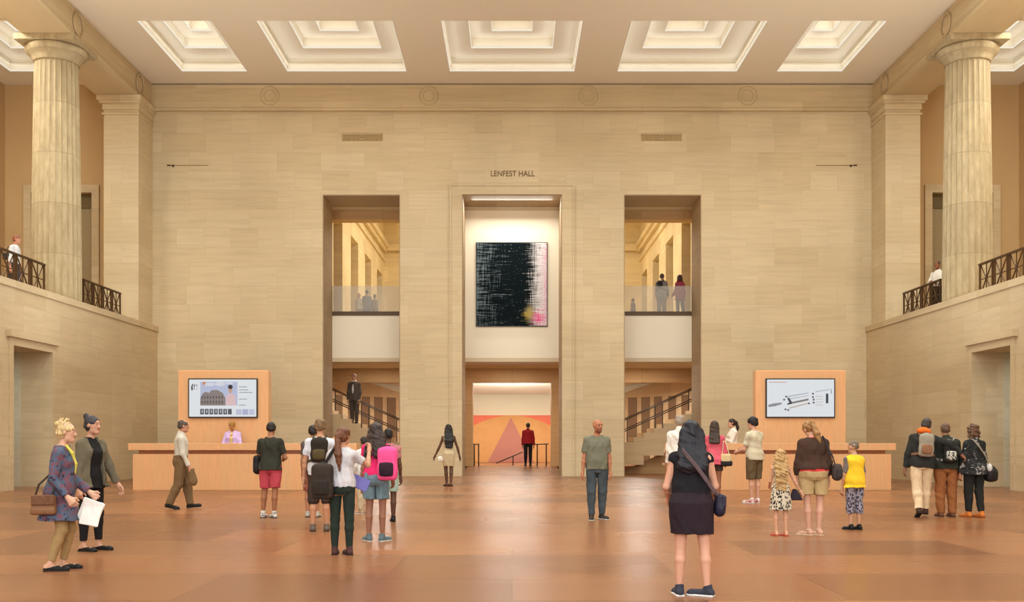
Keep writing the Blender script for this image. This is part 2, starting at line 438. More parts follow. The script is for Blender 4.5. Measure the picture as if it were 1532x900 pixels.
for (x0, x1), lab in zip(colsX, names):
    y0, y1 = rowsY[0]; cx, cy = (x0 + x1)/2, (y0 + y1)/2
    t = thing('ceiling_coffer', lab, 'coffer', (cx, cy, CZ), 0, 'lit ceiling coffers')
    m = MB(); coffer_shell(m, x0, x1, y0, y1); m.build('stepped_recess', m_coffer, t, fix=False)
    L, Z = coffer_levels(x0, x1, y0, y1)
    for (a, b, c, d), z in zip(L, Z):
        s = MB(); z0, z1 = z + 0.015, z + 0.06; q = 0.018
        s.box(a + .002, a + q, c + q, d - q, z0, z1); s.box(b - q, b - .002, c + q, d - q, z0, z1); s.box(a + .002, b - .002, c + .002, c + q, z0, z1); s.box(a + .002, b - .002, d - q, d - .002, z0, z1)
        s.build('light_strip', m_led, t)
    for dx in (-0.33, 0.33):
        k = (x1 - x0)/4.6
        MB().lathe([(0.10, -0.03), (0.10, 0.0)], (cx + dx*k, cy - 0.55, Z[3]), 16).build('downlight', m_spot, t)
    for (a, b, c, d), z, e in zip(L, Z, (1.0, 1.0, 0.9)):
        q = 0.16
        for lx, ly, sx, sy in (((a+b)/2, d - q, b - a - .3, .08), ((a+b)/2, c + q, b - a - .3, .08), (a + q, (c+d)/2, .08, d - c - .3), (b - q, (c+d)/2, .08, d - c - .3)):
            area('cove_lamp', (lx, ly, z + .03), sx, 0.95*e*max(sx, sy), rot=(PI, 0, 0), sy=sy)
for r in rowsY[1:]:
    for c in colsX:
        area('coffer_lamp', ((c[0]+c[1])/2, (r[0]+r[1])/2, 15.6), min(2.6, c[1]-c[0]-.4), 330*(c[1]-c[0])/4.6)
for a, b in wins:
    area('daylight', ((a+b)/2, YB + 0.05, 6.0), b - a, 1000, (0.88, 0.97, 1.0), (-PI/2, 0, PI), 9.5)
for s in (-1, 1):
    for y in (4, 11, 18, 25):
        area('balcony_uplight', (s*14.1, y, BF + .25), 1.0, 330, (0.90, 0.99, 0.97), (PI, math.radians(s*32), 0))  # unseen fill lamps added to brighten the ceiling
for s in (-1, 1):
    area('passage_daylight', (s*(WX + 2.4), 29.5, 3.85), 1.2, 44, (0.88, 1.0, 1.0))

# ------------------------------------------------------------------ columns and pilasters
def column(x, y, lab):
    t = thing('fluted_column', lab, 'column', (x, y, BF), 0, 'fluted stone columns')
    NF = 26
    def rf(a, z):
        q = (a*NF/(2*PI)) % 1.0
        return 1.0 - 0.060*math.sin(PI*q)**0.7
    zs = [0, 0.9, 1.6, 2.4, 3.2, 4.0, 4.8, 5.6, 6.4, 7.2, 7.85]
    prof = [(0.775 - 0.105*(z/7.85)**1.4, z + BF - BF) for z in zs]
    m_col = MATS.get('col')
    if not m_col:
        tt = NT('fluted_limestone'); v = tt.coords((1, 1, 0.25)); n = tt.noise(v, 6.0, 6, 0.7)
        sp = tt.n.new('ShaderNodeSeparateXYZ'); tc = tt.n.new('ShaderNodeTexCoord'); tt.link(tc.outputs['Object'], sp.inputs[0])
        dz = tt.math('DIVIDE', sp.outputs['Z'], 1.62); drum = tt.math('FLOOR', dz)
        wn = tt.n.new('ShaderNodeTexWhiteNoise'); wn.noise_dimensions = '1D'; tt.link(drum, wn.inputs['W'])
        fr = tt.math('FRACT', dz); jt = tt.math('LESS_THAN', fr, 0.012)
        c0 = tt.mix(tt.ramp(n, [(0.3, 0.0), (0.7, 1.0)]), srgb(156, 138, 106), srgb(186, 168, 134))
        c1 = tt.mix(1.0, c0, tt.ramp(wn.outputs['Value'], [(0, (0.92, 0.91, 0.9, 1)), (1, (1.05, 1.05, 1.05, 1))]), 'MULTIPLY')
        pit = tt.noise(tt.coords((1, 1, 1)), 30.0, 3, 0.6)
        c1 = tt.mix(tt.ramp(pit, [(0.70, 0.0), (0.76, 0.6)]), c1, srgb(120, 100, 74))
        c2 = tt.mix(jt, c1, srgb(150, 134, 106))
        m_col = tt.base(c2, 0.7, 0.2); MATS['col'] = m_col
    MB().lathe(prof, (x, y, BF), NF*8, rf, False).build('shaft', m_col, t)
    cap = MB()
    cap.lathe([(0.67, 7.85), (0.70, 7.86), (0.70, 7.90), (0.74, 7.95), (0.75, 8.0), (0.80, 8.04), (0.90, 8.14), (0.945, 8.22), (0.95, 8.28), (0.92, 8.33), (0.88, 8.34)], (x, y, BF), 64)
    cap.build('capital', m_col, t)
    MB().bbox(x - 0.95, x + 0.95, y - 0.95, y + 0.95, 14.06, 14.25, 0.012).build('abacus', m_col, t)
for s, side in ((-1, 'left'), (1, 'right')):
    column(s*14.8, 33.45, 'fluted stone column standing on the balcony at the %s' % side)
    t = thing('corner_pilaster', 'square stone pilaster against the end wall at the %s of the balcony' % side, 'pilaster', (s*14.6, 39.25, 5.8), 0)
    MB().box(s*BX, s*15.27, 38.5, YW - .02, 5.81, 13.75).build('shaft', m_back, t)
    c = MB()
    c.box(s*(BX - .05), s*15.33, 38.44, YW - .02, 13.55, 13.62); c.box(s*(BX - .04), s*15.31, 38.45, YW - .02, 13.75, 13.97)
    c.box(s*(BX - .10), s*15.40, 38.36, YW - .02, 13.97, 14.06); c.box(s*(BX - .16), s*15.46, 38.28, YW - .02, 14.06, 14.24)
    c.build('capital', m_back, t)

# ------------------------------------------------------------------ bronze balcony railings
def railing(x, y0, y1, npan, lab):
    z0, z1 = 5.84, 6.76
    t = thing('bronze_railing', lab, 'railing', (x, (y0+y1)/2, 5.80), 0, 'bronze balcony railings')
    MB().bbox(x - .045, x + .045, y0, y1, z1, z1 + .06, .01).build('top_rail', m_bronze, t)
    MB().box(x - .03, x + .03, y0, y1, z0, z0 + .05).build('bottom_rail', m_bronze, t)
    st = (y1 - y0)/npan
    for i in range(npan + 1):
        yy = y0 + i*st
        for d in ((-.07, .07) if 0 < i < npan else ((.03,) if i == 0 else (-.03,))):
            MB().box(x - .025, x + .025, yy + d - .025, yy + d + .025, 5.80, z1).build('post', m_bronze, t)
    for i in range(npan):
        a, b = y0 + i*st + .09, y0 + (i+1)*st - .09; zm = (z0 + z1)/2 + .02; ym = (a + b)/2
        m = MB()
        m.bar((x, a, z0 + .04), (x, b, z1), .03); m.bar((x, a, z1), (x, b, z0 + .04), .03)
        m.bar((x, a, zm), (x, b, zm), .026); m.bar((x, ym, z0 + .04), (x, ym, z1), .026)
        m.bbox(x - .03, x + .03, ym - .045, ym + .045, zm - .045, zm + .045, .01)
        m.build('lattice_panel', m_bronze, t)
for s, side in ((-1, 'left'), (1, 'right')):
    railing(s*14.42, 28.95, 31.75, 3, 'bronze lattice railing on the near side of the %s column' % side)
    railing(s*14.42, 34.60, 37.9, 4, 'bronze lattice railing between the %s column and the corner pilaster' % side)

# ------------------------------------------------------------------ carved stone details on the end wall
m_carve = plain('carved_stone', srgb(192, 171, 135), 0.8, 0.2, var=0.2, scale=30)
for px, w in ((405, 'first'), (642, 'second'), (880, 'third'), (1117, 'fourth')):
    x = (px - VX)/38.5
    m = MB(); ring = [(x + 0.36*math.cos(2*PI*k/40), YW - 0.165, 14.72 + 0.36*math.sin(2*PI*k/40)) for k in range(41)]
    m.tube(ring, 0.022, 6); m.tube([(x + (p[0]-x)*.62, p[1], 14.72 + (p[2]-14.72)*.62) for p in ring], 0.014, 6)
    o = m.build('carved_roundel', m_carve, origin=(x, YW - 0.16, 14.72)); tag(o, 'faint round carving on the frieze, %s from the left' % w, 'carving', 'frieze roundels')
for s, side in ((-1, 'left'), (1, 'right')):
    for y, w in ((33.1, 'above the column'), (38.6, 'beside the corner')):
        m = MB(); ring = [(s*(BX - .031), y + 0.36*math.cos(2*PI*k/40), 14.74 + 0.36*math.sin(2*PI*k/40)) for k in range(41)]
        m.tube(ring, 0.03, 6)
        o = m.build('carved_roundel', m_carve, origin=(s*BX, y, 14.74)); tag(o, 'round carving on the %s beam %s' % (side, w), 'carving', 'beam roundels')
    # carved ornament
    x = s*5.81
    t = thing('carved_ornament', 'small weathered carved relief high on the end wall, %s of the inscription' % side, 'carving', (x, YW, 13.0))
    m = MB().bbox(x - .80, x + .80, YW - .05, YW + .004, 13.25, 13.31, .01)
    m.build('upper_moulding', m_carve, t)
    m = MB().box(x - .78, x + .78, YW - .015, YW + .004, 13.02, 13.25)
    for k in range(9): m.bbox(x - .78 + k*.185, x - .70 + k*.185, YW - .04, YW, 13.03, 13.22, .012)
    m.build('leaf_row', plain('carved_stone_dark', srgb(172, 148, 108), 0.8, 0.2, var=0.3, scale=40), t)
    ring = [(x + 0.10*math.cos(2*PI*k/24), YW - .03, 13.17 + 0.10*math.sin(2*PI*k/24)) for k in range(25)]
    MB().tube(ring, .025, 6).build('rosette', m_carve, t)
    # dark strip painting in the shadow line over a stone block, with outlets
    xx = s*12.6
    t = thing('wall_slot', 'thin dark slot above a stone block high on the %s of the end wall' % side, 'vent', (xx, YW, 12.0))
    MB().box(xx - .8, xx + .8, YW - .012, YW, 12.055, 12.08).build('slot_line', plain('slot_brown', srgb(140, 112, 70), 0.8, 0.2), t)
    m_dk = plain('slot_black', srgb(70, 50, 28), 0.8, 0.2)
    MB().box(xx + s*.66, xx + s*.80, YW - .03, YW, 12.05, 12.09).build('outlet', m_dk, t)
    MB().box(xx + s*.53, xx + s*.60, YW - .03, YW, 12.01, 12.09).build('outlet', m_dk, t)

# inscription
cu = bpy.data.curves.new('inscription', 'FONT'); cu.body = 'LENFEST HALL'; cu.size = 0.31; cu.extrude = 0.012; cu.align_x = 'CENTER'; cu.align_y = 'CENTER'
cu.space_character = 1.02
tmp = bpy.data.objects.new('tmp_text', cu); COL.objects.link(tmp)
me = bpy.data.meshes.new_from_object(tmp.evaluated_get(bpy.context.evaluated_depsgraph_get()))
bpy.data.objects.remove(tmp)
xsn = [v.co.x for v in me.vertices]; wd = max(xsn) - min(xsn); k = 1.70/wd
for v in me.vertices: v.co.x *= k
ins = bpy.data.objects.new('wall_inscription', me); COL.objects.link(ins)
me.materials.append(plain('bronze_letters', srgb(120, 88, 48), 0.6, 0.3))
ins.location = (0.02, YW - 0.01, 11.74); ins.rotation_euler = (PI/2, 0, 0)
tag(ins, 'small bronze capital letters on the end wall above the middle opening', 'lettering')

# ------------------------------------------------------------------ behind the wall: bridge, portal and upper gallery
YP = 42.0
for s, side in ((-1, 'left'), (1, 'right')):
    xa, xb = s*4.2, s*8.6
    pn = MB().box(xa, xb, YP, YP + .15, 4.76, 6.48)
    o = pn.build('wall_bridge_' + side, m_white); struct(o, 'cream bridge parapet panel in the %s opening' % side, 'wall')
    struct(MB().box(xa, xb, YP - .03, YP + .2, 6.48, 6.60).build('trim_%s_edge' % side, m_edge))
    t = thing('glass_balustrade', 'clear glass balustrade on the bridge edge in the %s opening' % side, 'balustrade', (s*6.4, YP + .08, 6.6), 0, 'glass balustrades')
    g0, g1 = s*4.22, s*8.5
    for i in range(2):
        a, b = g0 + (g1 - g0)*i/2, g0 + (g1 - g0)*(i+1)/2
        MB().box(a + s*.006, b - s*.006, YP + .07, YP + .085, 6.60, 7.70).build('glass_pane', m_glass, t)
    MB().box(g0, g1, YP + .055, YP + .10, 6.60, 6.66).build('channel', m_edge, t)
struct(MB().box(-8.6, 8.6, YP + .15, 61.5, 6.28, 6.48).build('floor_gallery', m_gallery_end))
struct(MB().box(-9.2, 9.2, YP, 46.0, 4.60, 4.76).build('ceiling_bridge', m_tan), 'tan underside of the bridge', 'soffit')
struct(MB().box(-4.2, 4.2, YP, YP + .15, 4.76, 11.2).build('wall_painting', m_white), 'cream wall behind the painting in the middle opening', 'wall')
struct(MB().box(-8.6, 8.6, YT + .05, 42.8, OP, OP + .3).build('ceiling_reveal', m_tan))
struct(MB().box(-2.0, 2.0, YP - .06, YP, 10.76, 10.94).build('trim_6', m_tan))
for s, side in ((-1, 'left'), (1, 'right')):
    struct(MB().box(s*4.2, s*8.6, 42.8, 43.5, 10.58, 11.4).build('trim_lintel_' + side, m_header), 'brown lintel beam at the top of the %s opening' % side, 'beam')
    struct(MB().box(s*4.2, s*4.35, YP + .15, 44.0, 6.48, 11.0).build('wall_return_' + side, m_white))
# portal header and jambs
hd = MB().box(-9.2, 9.2, 46.0, 46.5, 3.98, 4.60); struct(hd.build('trim_portal_header', m_header), 'brown stone header across the inner portals', 'beam')
RZ = 0.245
for s, side in ((-1, 'left'), (1, 'right')):
    struct(MB().box(s*1.76, s*3.1, 46.0, 47.0, 0, 3.98).build('trim_portal_jamb_' + side, m_header), 'brown stone jamb of the inner portal on the %s' % side, 'jamb')
# gentle ramp from the hall up to the room beyond
rm = MB().prism([(YT, 0.0), (46.0, RZ), (46.0, -0.3), (YT, -0.3)], 'x', -2.0, 2.0)
struct(rm.build('floor_ramp', m_floor), 'ramped stone floor leading through the middle opening', 'floor')
struct(MB().box(-11.5, 11.5, 46.0, 57.0, RZ - .4, RZ).build('floor_beyond', m_floor))
# the curved room beyond: cream wall, stone sides with tall slots, mural in the middle
CY = 46.0; RR = 9.5
def zt(th):
    pts = [(0, 4.42), (38, 4.42), (46, 4.15), (54, 3.8), (62, 3.2), (70, 2.75)]
    return float(np.interp(th, [p[0] for p in pts], [p[1] for p in pts]))
def arc(mb, t0, t1, r, z0, z1f, n=40, thick=0.15):
    for i in range(n):
        a = [math.radians(t0 + (t1 - t0)*(i + k)/n) for k in (0, 1)]
        zz = [z1f(math.degrees(q)) for q in a]
        p = [(r*math.cos(q), CY + r*math.sin(q)) for q in a]; o = [((r + thick)*math.cos(q), CY + (r + thick)*math.sin(q)) for q in a]
        v = [(p[0][0], p[0][1], z0), (p[1][0], p[1][1], z0), (p[1][0], p[1][1], zz[1]), (p[0][0], p[0][1], zz[0]),
             (o[0][0], o[0][1], z0), (o[1][0], o[1][1], z0), (o[1][0], o[1][1], zz[1]), (o[0][0], o[0][1], zz[0])]
        mb.add(v, [(0,1,2,3),(7,6,5,4),(3,2,6,7)], True)
cw = MB(); zc = lambda t: 3.9 + .55*min(1.0, max(0.0, (abs(t - 90) - 15)/35.0))
arc(cw, 0, 180, RR + .35, RZ, zc, 80)
struct(cw.build('wall_beyond', m_white), 'cream curved wall of the room beyond', 'wall')
dome = MB()
N = 60
for i in range(N):
    a0, a1 = math.radians(180*i/N), math.radians(180*(i+1)/N)
    za, zb = zc(180*i/N), zc(180*(i+1)/N)
    rings = ((RR + .36, za, zb), (RR - 1.2, (za + 4.5)/2, (zb + 4.5)/2), (RR - 4.0, 4.55, 4.55), (0.0, 4.65, 4.65))
    for (r0, p0, p1), (r1, q0, q1) in zip(rings, rings[1:]):
        dome.add([(r0*math.cos(a0), CY + r0*math.sin(a0), p0), (r0*math.cos(a1), CY + r0*math.sin(a1), p1), (r1*math.cos(a1), CY + r1*math.sin(a1), q1), (r1*math.cos(a0), CY + r1*math.sin(a0), q0)], [(0,1,2,3)], True)
struct(dome.build('ceiling_beyond', m_white, fix=False))
for s, side in ((-1, 'left'), (1, 'right')):
    m = MB()
    if s > 0: arc(m, 0, 66, RR, RZ, lambda t: zt(t), 60)
    else: arc(m, 114, 180, RR, RZ, lambda t: zt(180 - t), 60)
    struct(m.build('wall_rotunda_' + side, m_tan_stone), 'curved stone wall with tall dark slots beyond the %s stair' % side, 'wall')
    for k, th in enumerate((27, 33, 39, 44, 49, 53.6)):
        a = math.radians(th if s > 0 else 180 - th); hw = 0.028
        m = MB()
        p = [((RR - .03)*math.cos(a + d), CY + (RR - .03)*math.sin(a + d)) for d in (-hw, hw)]; q = [((RR + .02)*math.cos(a + d), CY + (RR + .02)*math.sin(a + d)) for d in (-hw, hw)]
        m.prism([p[0], p[1], q[1], q[0]], 'z', RZ, 3.62)
        struct(m.build('window_%d' % (k + 1 + (10 if s > 0 else 0)), m_slot))
def mural_mat():
    t = NT('painted_mural'); tc = t.n.new('ShaderNodeTexCoord'); sp = t.n.new('ShaderNodeSeparateXYZ'); t.link(tc.outputs['Object'], sp.inputs[0])
    x, z = sp.outputs['X'], sp.outputs['Z']
    ax = t.math('ABSOLUTE', t.math('ADD', x, 0.06))
    tri = t.math('LESS_THAN', ax, t.math('MULTIPLY', t.math('SUBTRACT', 2.64, z), 0.52))
    arch = t.math('GREATER_THAN', z, t.math('SUBTRACT', 2.75, t.math('MULTIPLY', t.math('MULTIPLY', x, x), 0.13)))
    n = t.noise(t.coords(), 2.0, 4, 0.6)
    org = t.mix(n, srgb(208, 146, 90), srgb(222, 166, 112)); red = t.mix(n, srgb(226, 110, 88), srgb(236, 130, 104)); mau = t.mix(n, srgb(184, 118, 110), srgb(196, 134, 118))
    c = t.mix(arch, org, red); c = t.mix(tri, c, mau)
    return t.base(c, 0.8, 0.2)
m = MB(); arc(m, 66, 114, RR, RZ, lambda t: 2.76, 40)
o = m.build('wall_mural', mural_mat()); tag(o, 'orange curved wall painting with a mauve triangle, seen through the middle opening', 'mural')
# handrails in the room beyond
t = thing('handrail_post_pair', 'short grey rail stub at the left side of the inner portal', 'handrail', (-1.62, 46.9, RZ))
for x in (-1.72, -1.52): MB().tube([(x, 46.9, RZ), (x, 46.9, RZ + .98)], .03, 8).build('post', m_darkmetal, t)
MB().box(-1.76, -1.48, 46.87, 46.93, RZ + .95, RZ + 1.0).build('top_rail', m_darkmetal, t)
t = thing('handrail_gate', 'dark rail frame with two posts right of the plaid-shirt man', 'handrail', (1.3, 46.9, RZ))
for x in (1.15, 1.56): MB().tube([(x, 46.9, RZ), (x, 46.9, RZ + .99)], .03, 8).build('post', m_darkmetal, t)
MB().tube([(0.88, 46.9, RZ + .97), (1.68, 46.9, RZ + .99)], .025, 8).build('top_rail', m_darkmetal, t)
t = thing('sloping_handrail', 'sloping dark handrail rising toward the plaid-shirt man', 'handrail', (0.0, 48.0, RZ))
MB().tube([(-0.74, 48.0, RZ + .09), (0.5, 48.0, RZ + .62)], .028, 8).build('rail', m_darkmetal, t)
MB().tube([(0.05, 48.0, RZ), (0.05, 48.0, RZ + .42)], .028, 8).build('post', m_darkmetal, t)

# side stairs behind the wall, climbing outward
YS0, YS1 = 42.35, 44.65
TR, RI, NS, XS = 0.42, 0.19, 16, 2.06
for s, side in ((-1, 'left'), (1, 'right')):
    t = thing('stone_staircase', 'pale stone staircase climbing %sward behind the %s opening' % (side, side), 'staircase', (s*5.5, 43.5, 0.0))
    top = []; 
    for i in range(NS):
        top += [(s*(XS + i*TR), (i)*RI), (s*(XS + i*TR), (i + 1)*RI)]
    top.append((s*(XS + NS*TR), NS*RI))
    XE = XS + NS*TR; j0 = 2; jm = NS//2 - 1
    bot = []
    for j in range(jm, j0 - 1, -1):
        L = 2*j*RI - .75
        if L <= 0: break
        bot += [(s*(XS + 2*(j + 1)*TR), L), (s*(XS + 2*j*TR), L)]
    bot.append((bot[-1][0], 0.0))
    cl = top + bot
    MB().prism(cl, 'y', YS0, YS1).build('flight', m_stair, t)
    for yy in (YS0 + .08, YS1 - .08):
        h = bpy.data.objects.new('handrail', None); COL.objects.link(h); h.parent = t; h.location = (0, yy - 43.5, 0.2)
        def zz(x): return (x - XS)*RI/TR
        for hh in (1.06, 0.60):
            MB().tube([(s*2.6, yy, zz(2.6) + hh), (s*8.6, yy, zz(8.6) + hh)], .022, 8).build('rail', m_darkmetal, h)
        for x in (3.3, 4.75, 6.2, 7.65):
            zf = (math.floor((x - XS)/TR) + 1)*RI
            MB().box(s*x - .022, s*x + .022, yy - .022, yy + .022, zf, zz(x) + 1.06).build('post', m_darkmetal, h)
    MB().prism([(s*4.2, 0.0), (s*8.7, 0.0), (s*8.7, 2.0), (s*7.1, 1.2), (s*4.6, 0.1)], 'y', YS0 + .7, YS0 + .8).build('under_stair_panel', m_header, t)  # added brown sheet standing in for the shade beneath the flight
    struct(MB().box(s*2.2, s*9.2, YT, 46.0, -0.3, -0.001).build('floor_stair_' + side, m_floor))
    struct(MB().box(s*9.2, s*9.4, YT, 46.4, 0, 4.6).build('wall_stair_' + side, m_tan_stone))

# upper gallery: a long golden room
for s, side in ((-1, 'left'), (1, 'right')):
    m = MB(); gx = s*7.6
    ops = [(43.8 + 4.72*k, 46.15 + 4.72*k) for k in range(4)]
    ys = [42.9] + [v for o in ops for v in o] + [61.0]
    for i in range(0, len(ys), 2): m.box(gx, gx + s*.7, ys[i], ys[i+1], 6.48, 14.8)
    for a, b in ops: m.box(gx, gx + s*.7, a, b, 11.1, 14.8)
    struct(m.build('wall_gallery_' + side, m_gallery), 'golden stone gallery wall with tall openings seen through the %s opening' % side, 'wall')
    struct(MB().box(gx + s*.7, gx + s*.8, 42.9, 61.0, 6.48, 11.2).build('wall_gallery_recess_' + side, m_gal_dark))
    c = MB().box(gx - s*.18, gx, 42.9, 61.0, 12.5, 12.75).box(gx - s*.32, gx, 42.9, 61.0, 12.75, 13.0).box(gx - s*.1, gx, 42.9, 61.0, 12.0, 12.12)
    struct(c.build('trim_gallery_cornice_' + side, m_gallery))
struct(MB().box(-8.4, 8.4, 61.0, 61.3, 6.3, 14.8).box(-7.6, 7.6, 60.7, 61.0, 12.6, 13.0).build('wall_gallery_end', m_gallery_end))
struct(MB().box(-8.4, 8.4, 42.8, 61.3, 14.8, 15.0).build('ceiling_gallery', m_white))
struct(MB().box(-8.4, 8.4, 42.8, 42.9, 11.4, 14.9).build('wall_gallery_front', m_gallery_end))
for y in (46, 51, 56): area('gallery_lamp', (0, y, 14.6), 3.5, 540, (1.0, 1.0, 0.95))
area('room_lamp', (0, 50.5, 4.3), 3.0, 210, (1.0, 0.98, 0.92))
area('dome_uplight', (0, 51.0, 2.95), 2.4, 380, (0.9, 1.0, 0.96), (PI, 0, 0))  # unseen upward fill added to lighten the dome
for s in (-1, 1):
    area('wallwash', (s*6, 48.8, 3.9), 1.2, 190, (1.0, 0.98, 0.9))
    area('soffit_light', (s*5.6, 44.0, 4.58), 1.6, 70, (1.0, 0.94, 0.84))
area('picture_light', (0, 41.0, OP - .1), 3.2, 130, (1.0, 1.0, 0.92), (math.radians(-20), 0, 0), 0.4)
area('soffit_light', (0, 44.0, 4.58), 1.6, 60, (1.0, 0.94, 0.84))
for s in (-1, 1): area('aisle_lamp', (s*17.0, 31.0, 14.9), 2.0, 330, (1.0, 0.98, 0.9))

# the painting
def painting_mat():
    t = NT('streaked_abstract_paint'); tc = t.n.new('ShaderNodeTexCoord'); sp = t.n.new('ShaderNodeSeparateXYZ'); t.link(tc.outputs['Object'], sp.inputs[0])
    u = t.math('DIVIDE', sp.outputs['X'], 2.86); v = t.math('DIVIDE', sp.outputs['Z'], 3.37)
    nh = t.noise(t.coords((0.5, 1, 9)), 2.2, 6, 0.7); nv = t.noise(t.coords((12, 1, 0.7)), 1.6, 6, 0.7); nf = t.noise(t.coords((3, 1, 5)), 5.0, 5, 0.75)
    cross = t.math('ADD', t.math('MULTIPLY', nh, 0.6), t.math('MULTIPLY', nv, 0.4))
    # pale zone to the right, streaky grey-blue zone to the left, black middle
    right = t.math('ADD', t.math('MULTIPLY', t.math('SUBTRACT', u, 0.235), 5.0), t.math('MULTIPLY', t.math('SUBTRACT', cross, 0.5), 5.0))
    left = t.math('ADD', t.math('MULTIPLY', t.math('SUBTRACT', -0.27, u), 2.4), t.math('MULTIPLY', t.math('SUBTRACT', cross, 0.52), 9.0))
    speck = t.math('MULTIPLY', t.math('SUBTRACT', t.math('MULTIPLY', nh, nf), 0.35), 14.0)
    dark = t.mix(nf, (0.002, 0.003, 0.004, 1), (0.010, 0.018, 0.021, 1))
    lf = t.mix(nv, (0.02, 0.05, 0.07, 1), (0.34, 0.42, 0.46, 1))
    c = t.mix(t.ramp(left, [(0.0, 0.0), (0.6, 0.8)]), dark, lf)
    c = t.mix(t.ramp(speck, [(-0.0, 0.0), (0.5, 0.75)]), c, (0.5, 0.54, 0.55, 1))
    wh = t.mix(nf, (0.62, 0.60, 0.60, 1), (0.9, 0.86, 0.88, 1))
    c = t.mix(t.ramp(right, [(0.1, 0.0), (0.8, 1.0)]), c, wh)
    pk = t.math('ADD', t.math('MULTIPLY', t.math('SUBTRACT', u, 0.40), 6.0), t.math('MULTIPLY', t.math('SUBTRACT', nf, 0.5), 5.0))
    c = t.mix(t.ramp(pk, [(0.2, 0.0), (0.9, 0.8)]), c, (0.75, 0.16, 0.36, 1))
    # yellow-green and pink smears low on the right
    def blob(cx, cz, r):
        dx = t.math('SUBTRACT', u, cx); dz = t.math('SUBTRACT', v, cz)
        d = t.math('SQRT', t.math('ADD', t.math('MULTIPLY', dx, dx), t.math('MULTIPLY', dz, dz)))
        return t.ramp(t.math('ADD', t.math('DIVIDE', d, r), t.math('MULTIPLY', t.math('SUBTRACT', cross, 0.5), 6.0)), [(0.3, 0.9), (1.1, 0.0)])
    c = t.mix(blob(0.25, -0.35, 0.10), c, (0.48, 0.36, 0.10, 1))
    c = t.mix(blob(0.38, -0.40, 0.10), c, (0.80, 0.10, 0.30, 1))
    return t.base(c, 0.8, 0.02)
t = thing('abstract_painting', 'large black, white and pink abstract painting in the middle opening', 'painting', (0, YP - .05, 7.75))
MB().bbox(-1.44, 1.42, YP - .10, YP, 6.06, 9.43, .012).build('canvas', painting_mat(), t)
fr = MB(); fr.box(-1.47, -1.44, YP - .07, YP, 6.03, 9.46); fr.box(1.42, 1.45, YP - .07, YP, 6.03, 9.46); fr.box(-1.44, 1.42, YP - .07, YP, 6.03, 6.06); fr.box(-1.44, 1.42, YP - .07, YP, 9.43, 9.46)
fr.build('tray_frame', plain('tray_frame_grey', srgb(70, 66, 60), 0.5, 0.4), t)

# ------------------------------------------------------------------ information desks and display walls
def desk(s, side):
    t = thing('information_desk', 'long oak information desk under the screen wall on the %s' % side, 'desk', (s*7.4, 29.2, 0), 0, 'information desks')
    xa, xb = s*10.5, s*4.3
    MB().bbox(min(xa, xb), max(xa, xb), 28.5, 28.62, 0.0, 1.0, .008).build('front_panel', m_wood, t)
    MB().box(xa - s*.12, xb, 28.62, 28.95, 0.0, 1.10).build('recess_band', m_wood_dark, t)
    MB().bbox(min(xa + s*.12, xb), max(xa + s*.12, xb), 28.46, 29.05, 1.11, 1.30, .008).build('transaction_ledge', m_wood, t)
    MB().box(xa, xa - s*.1, 28.95, 29.9, 0.0, 1.10).build('end_panel', m_wood, t)
    MB().box(xa - s*.1, xb, 28.95, 29.5, 0.68, 0.74).build('worktop', m_wood, t)
    x0, x1 = -9.73, -7.1
    if s > 0: x0, x1 = 7.1, 9.73
    w = thing('display_wall', 'tall freestanding oak panel carrying a screen behind the %s desk' % side, 'panel', ((x0+x1)/2, 30.2, 0), 0, 'oak display walls')
    MB().bbox(x0, x1, 30.0, 30.35, 0.0, 3.41, .01).build('panel', m_wood, w)
    MB().box(x0 + .02, x1 - .02, 30.02, 30.33, 3.41, 3.43).build('top_cap', m_wood, w)
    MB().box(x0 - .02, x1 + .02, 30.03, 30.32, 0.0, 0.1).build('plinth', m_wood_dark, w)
    return (x0 + x1)/2
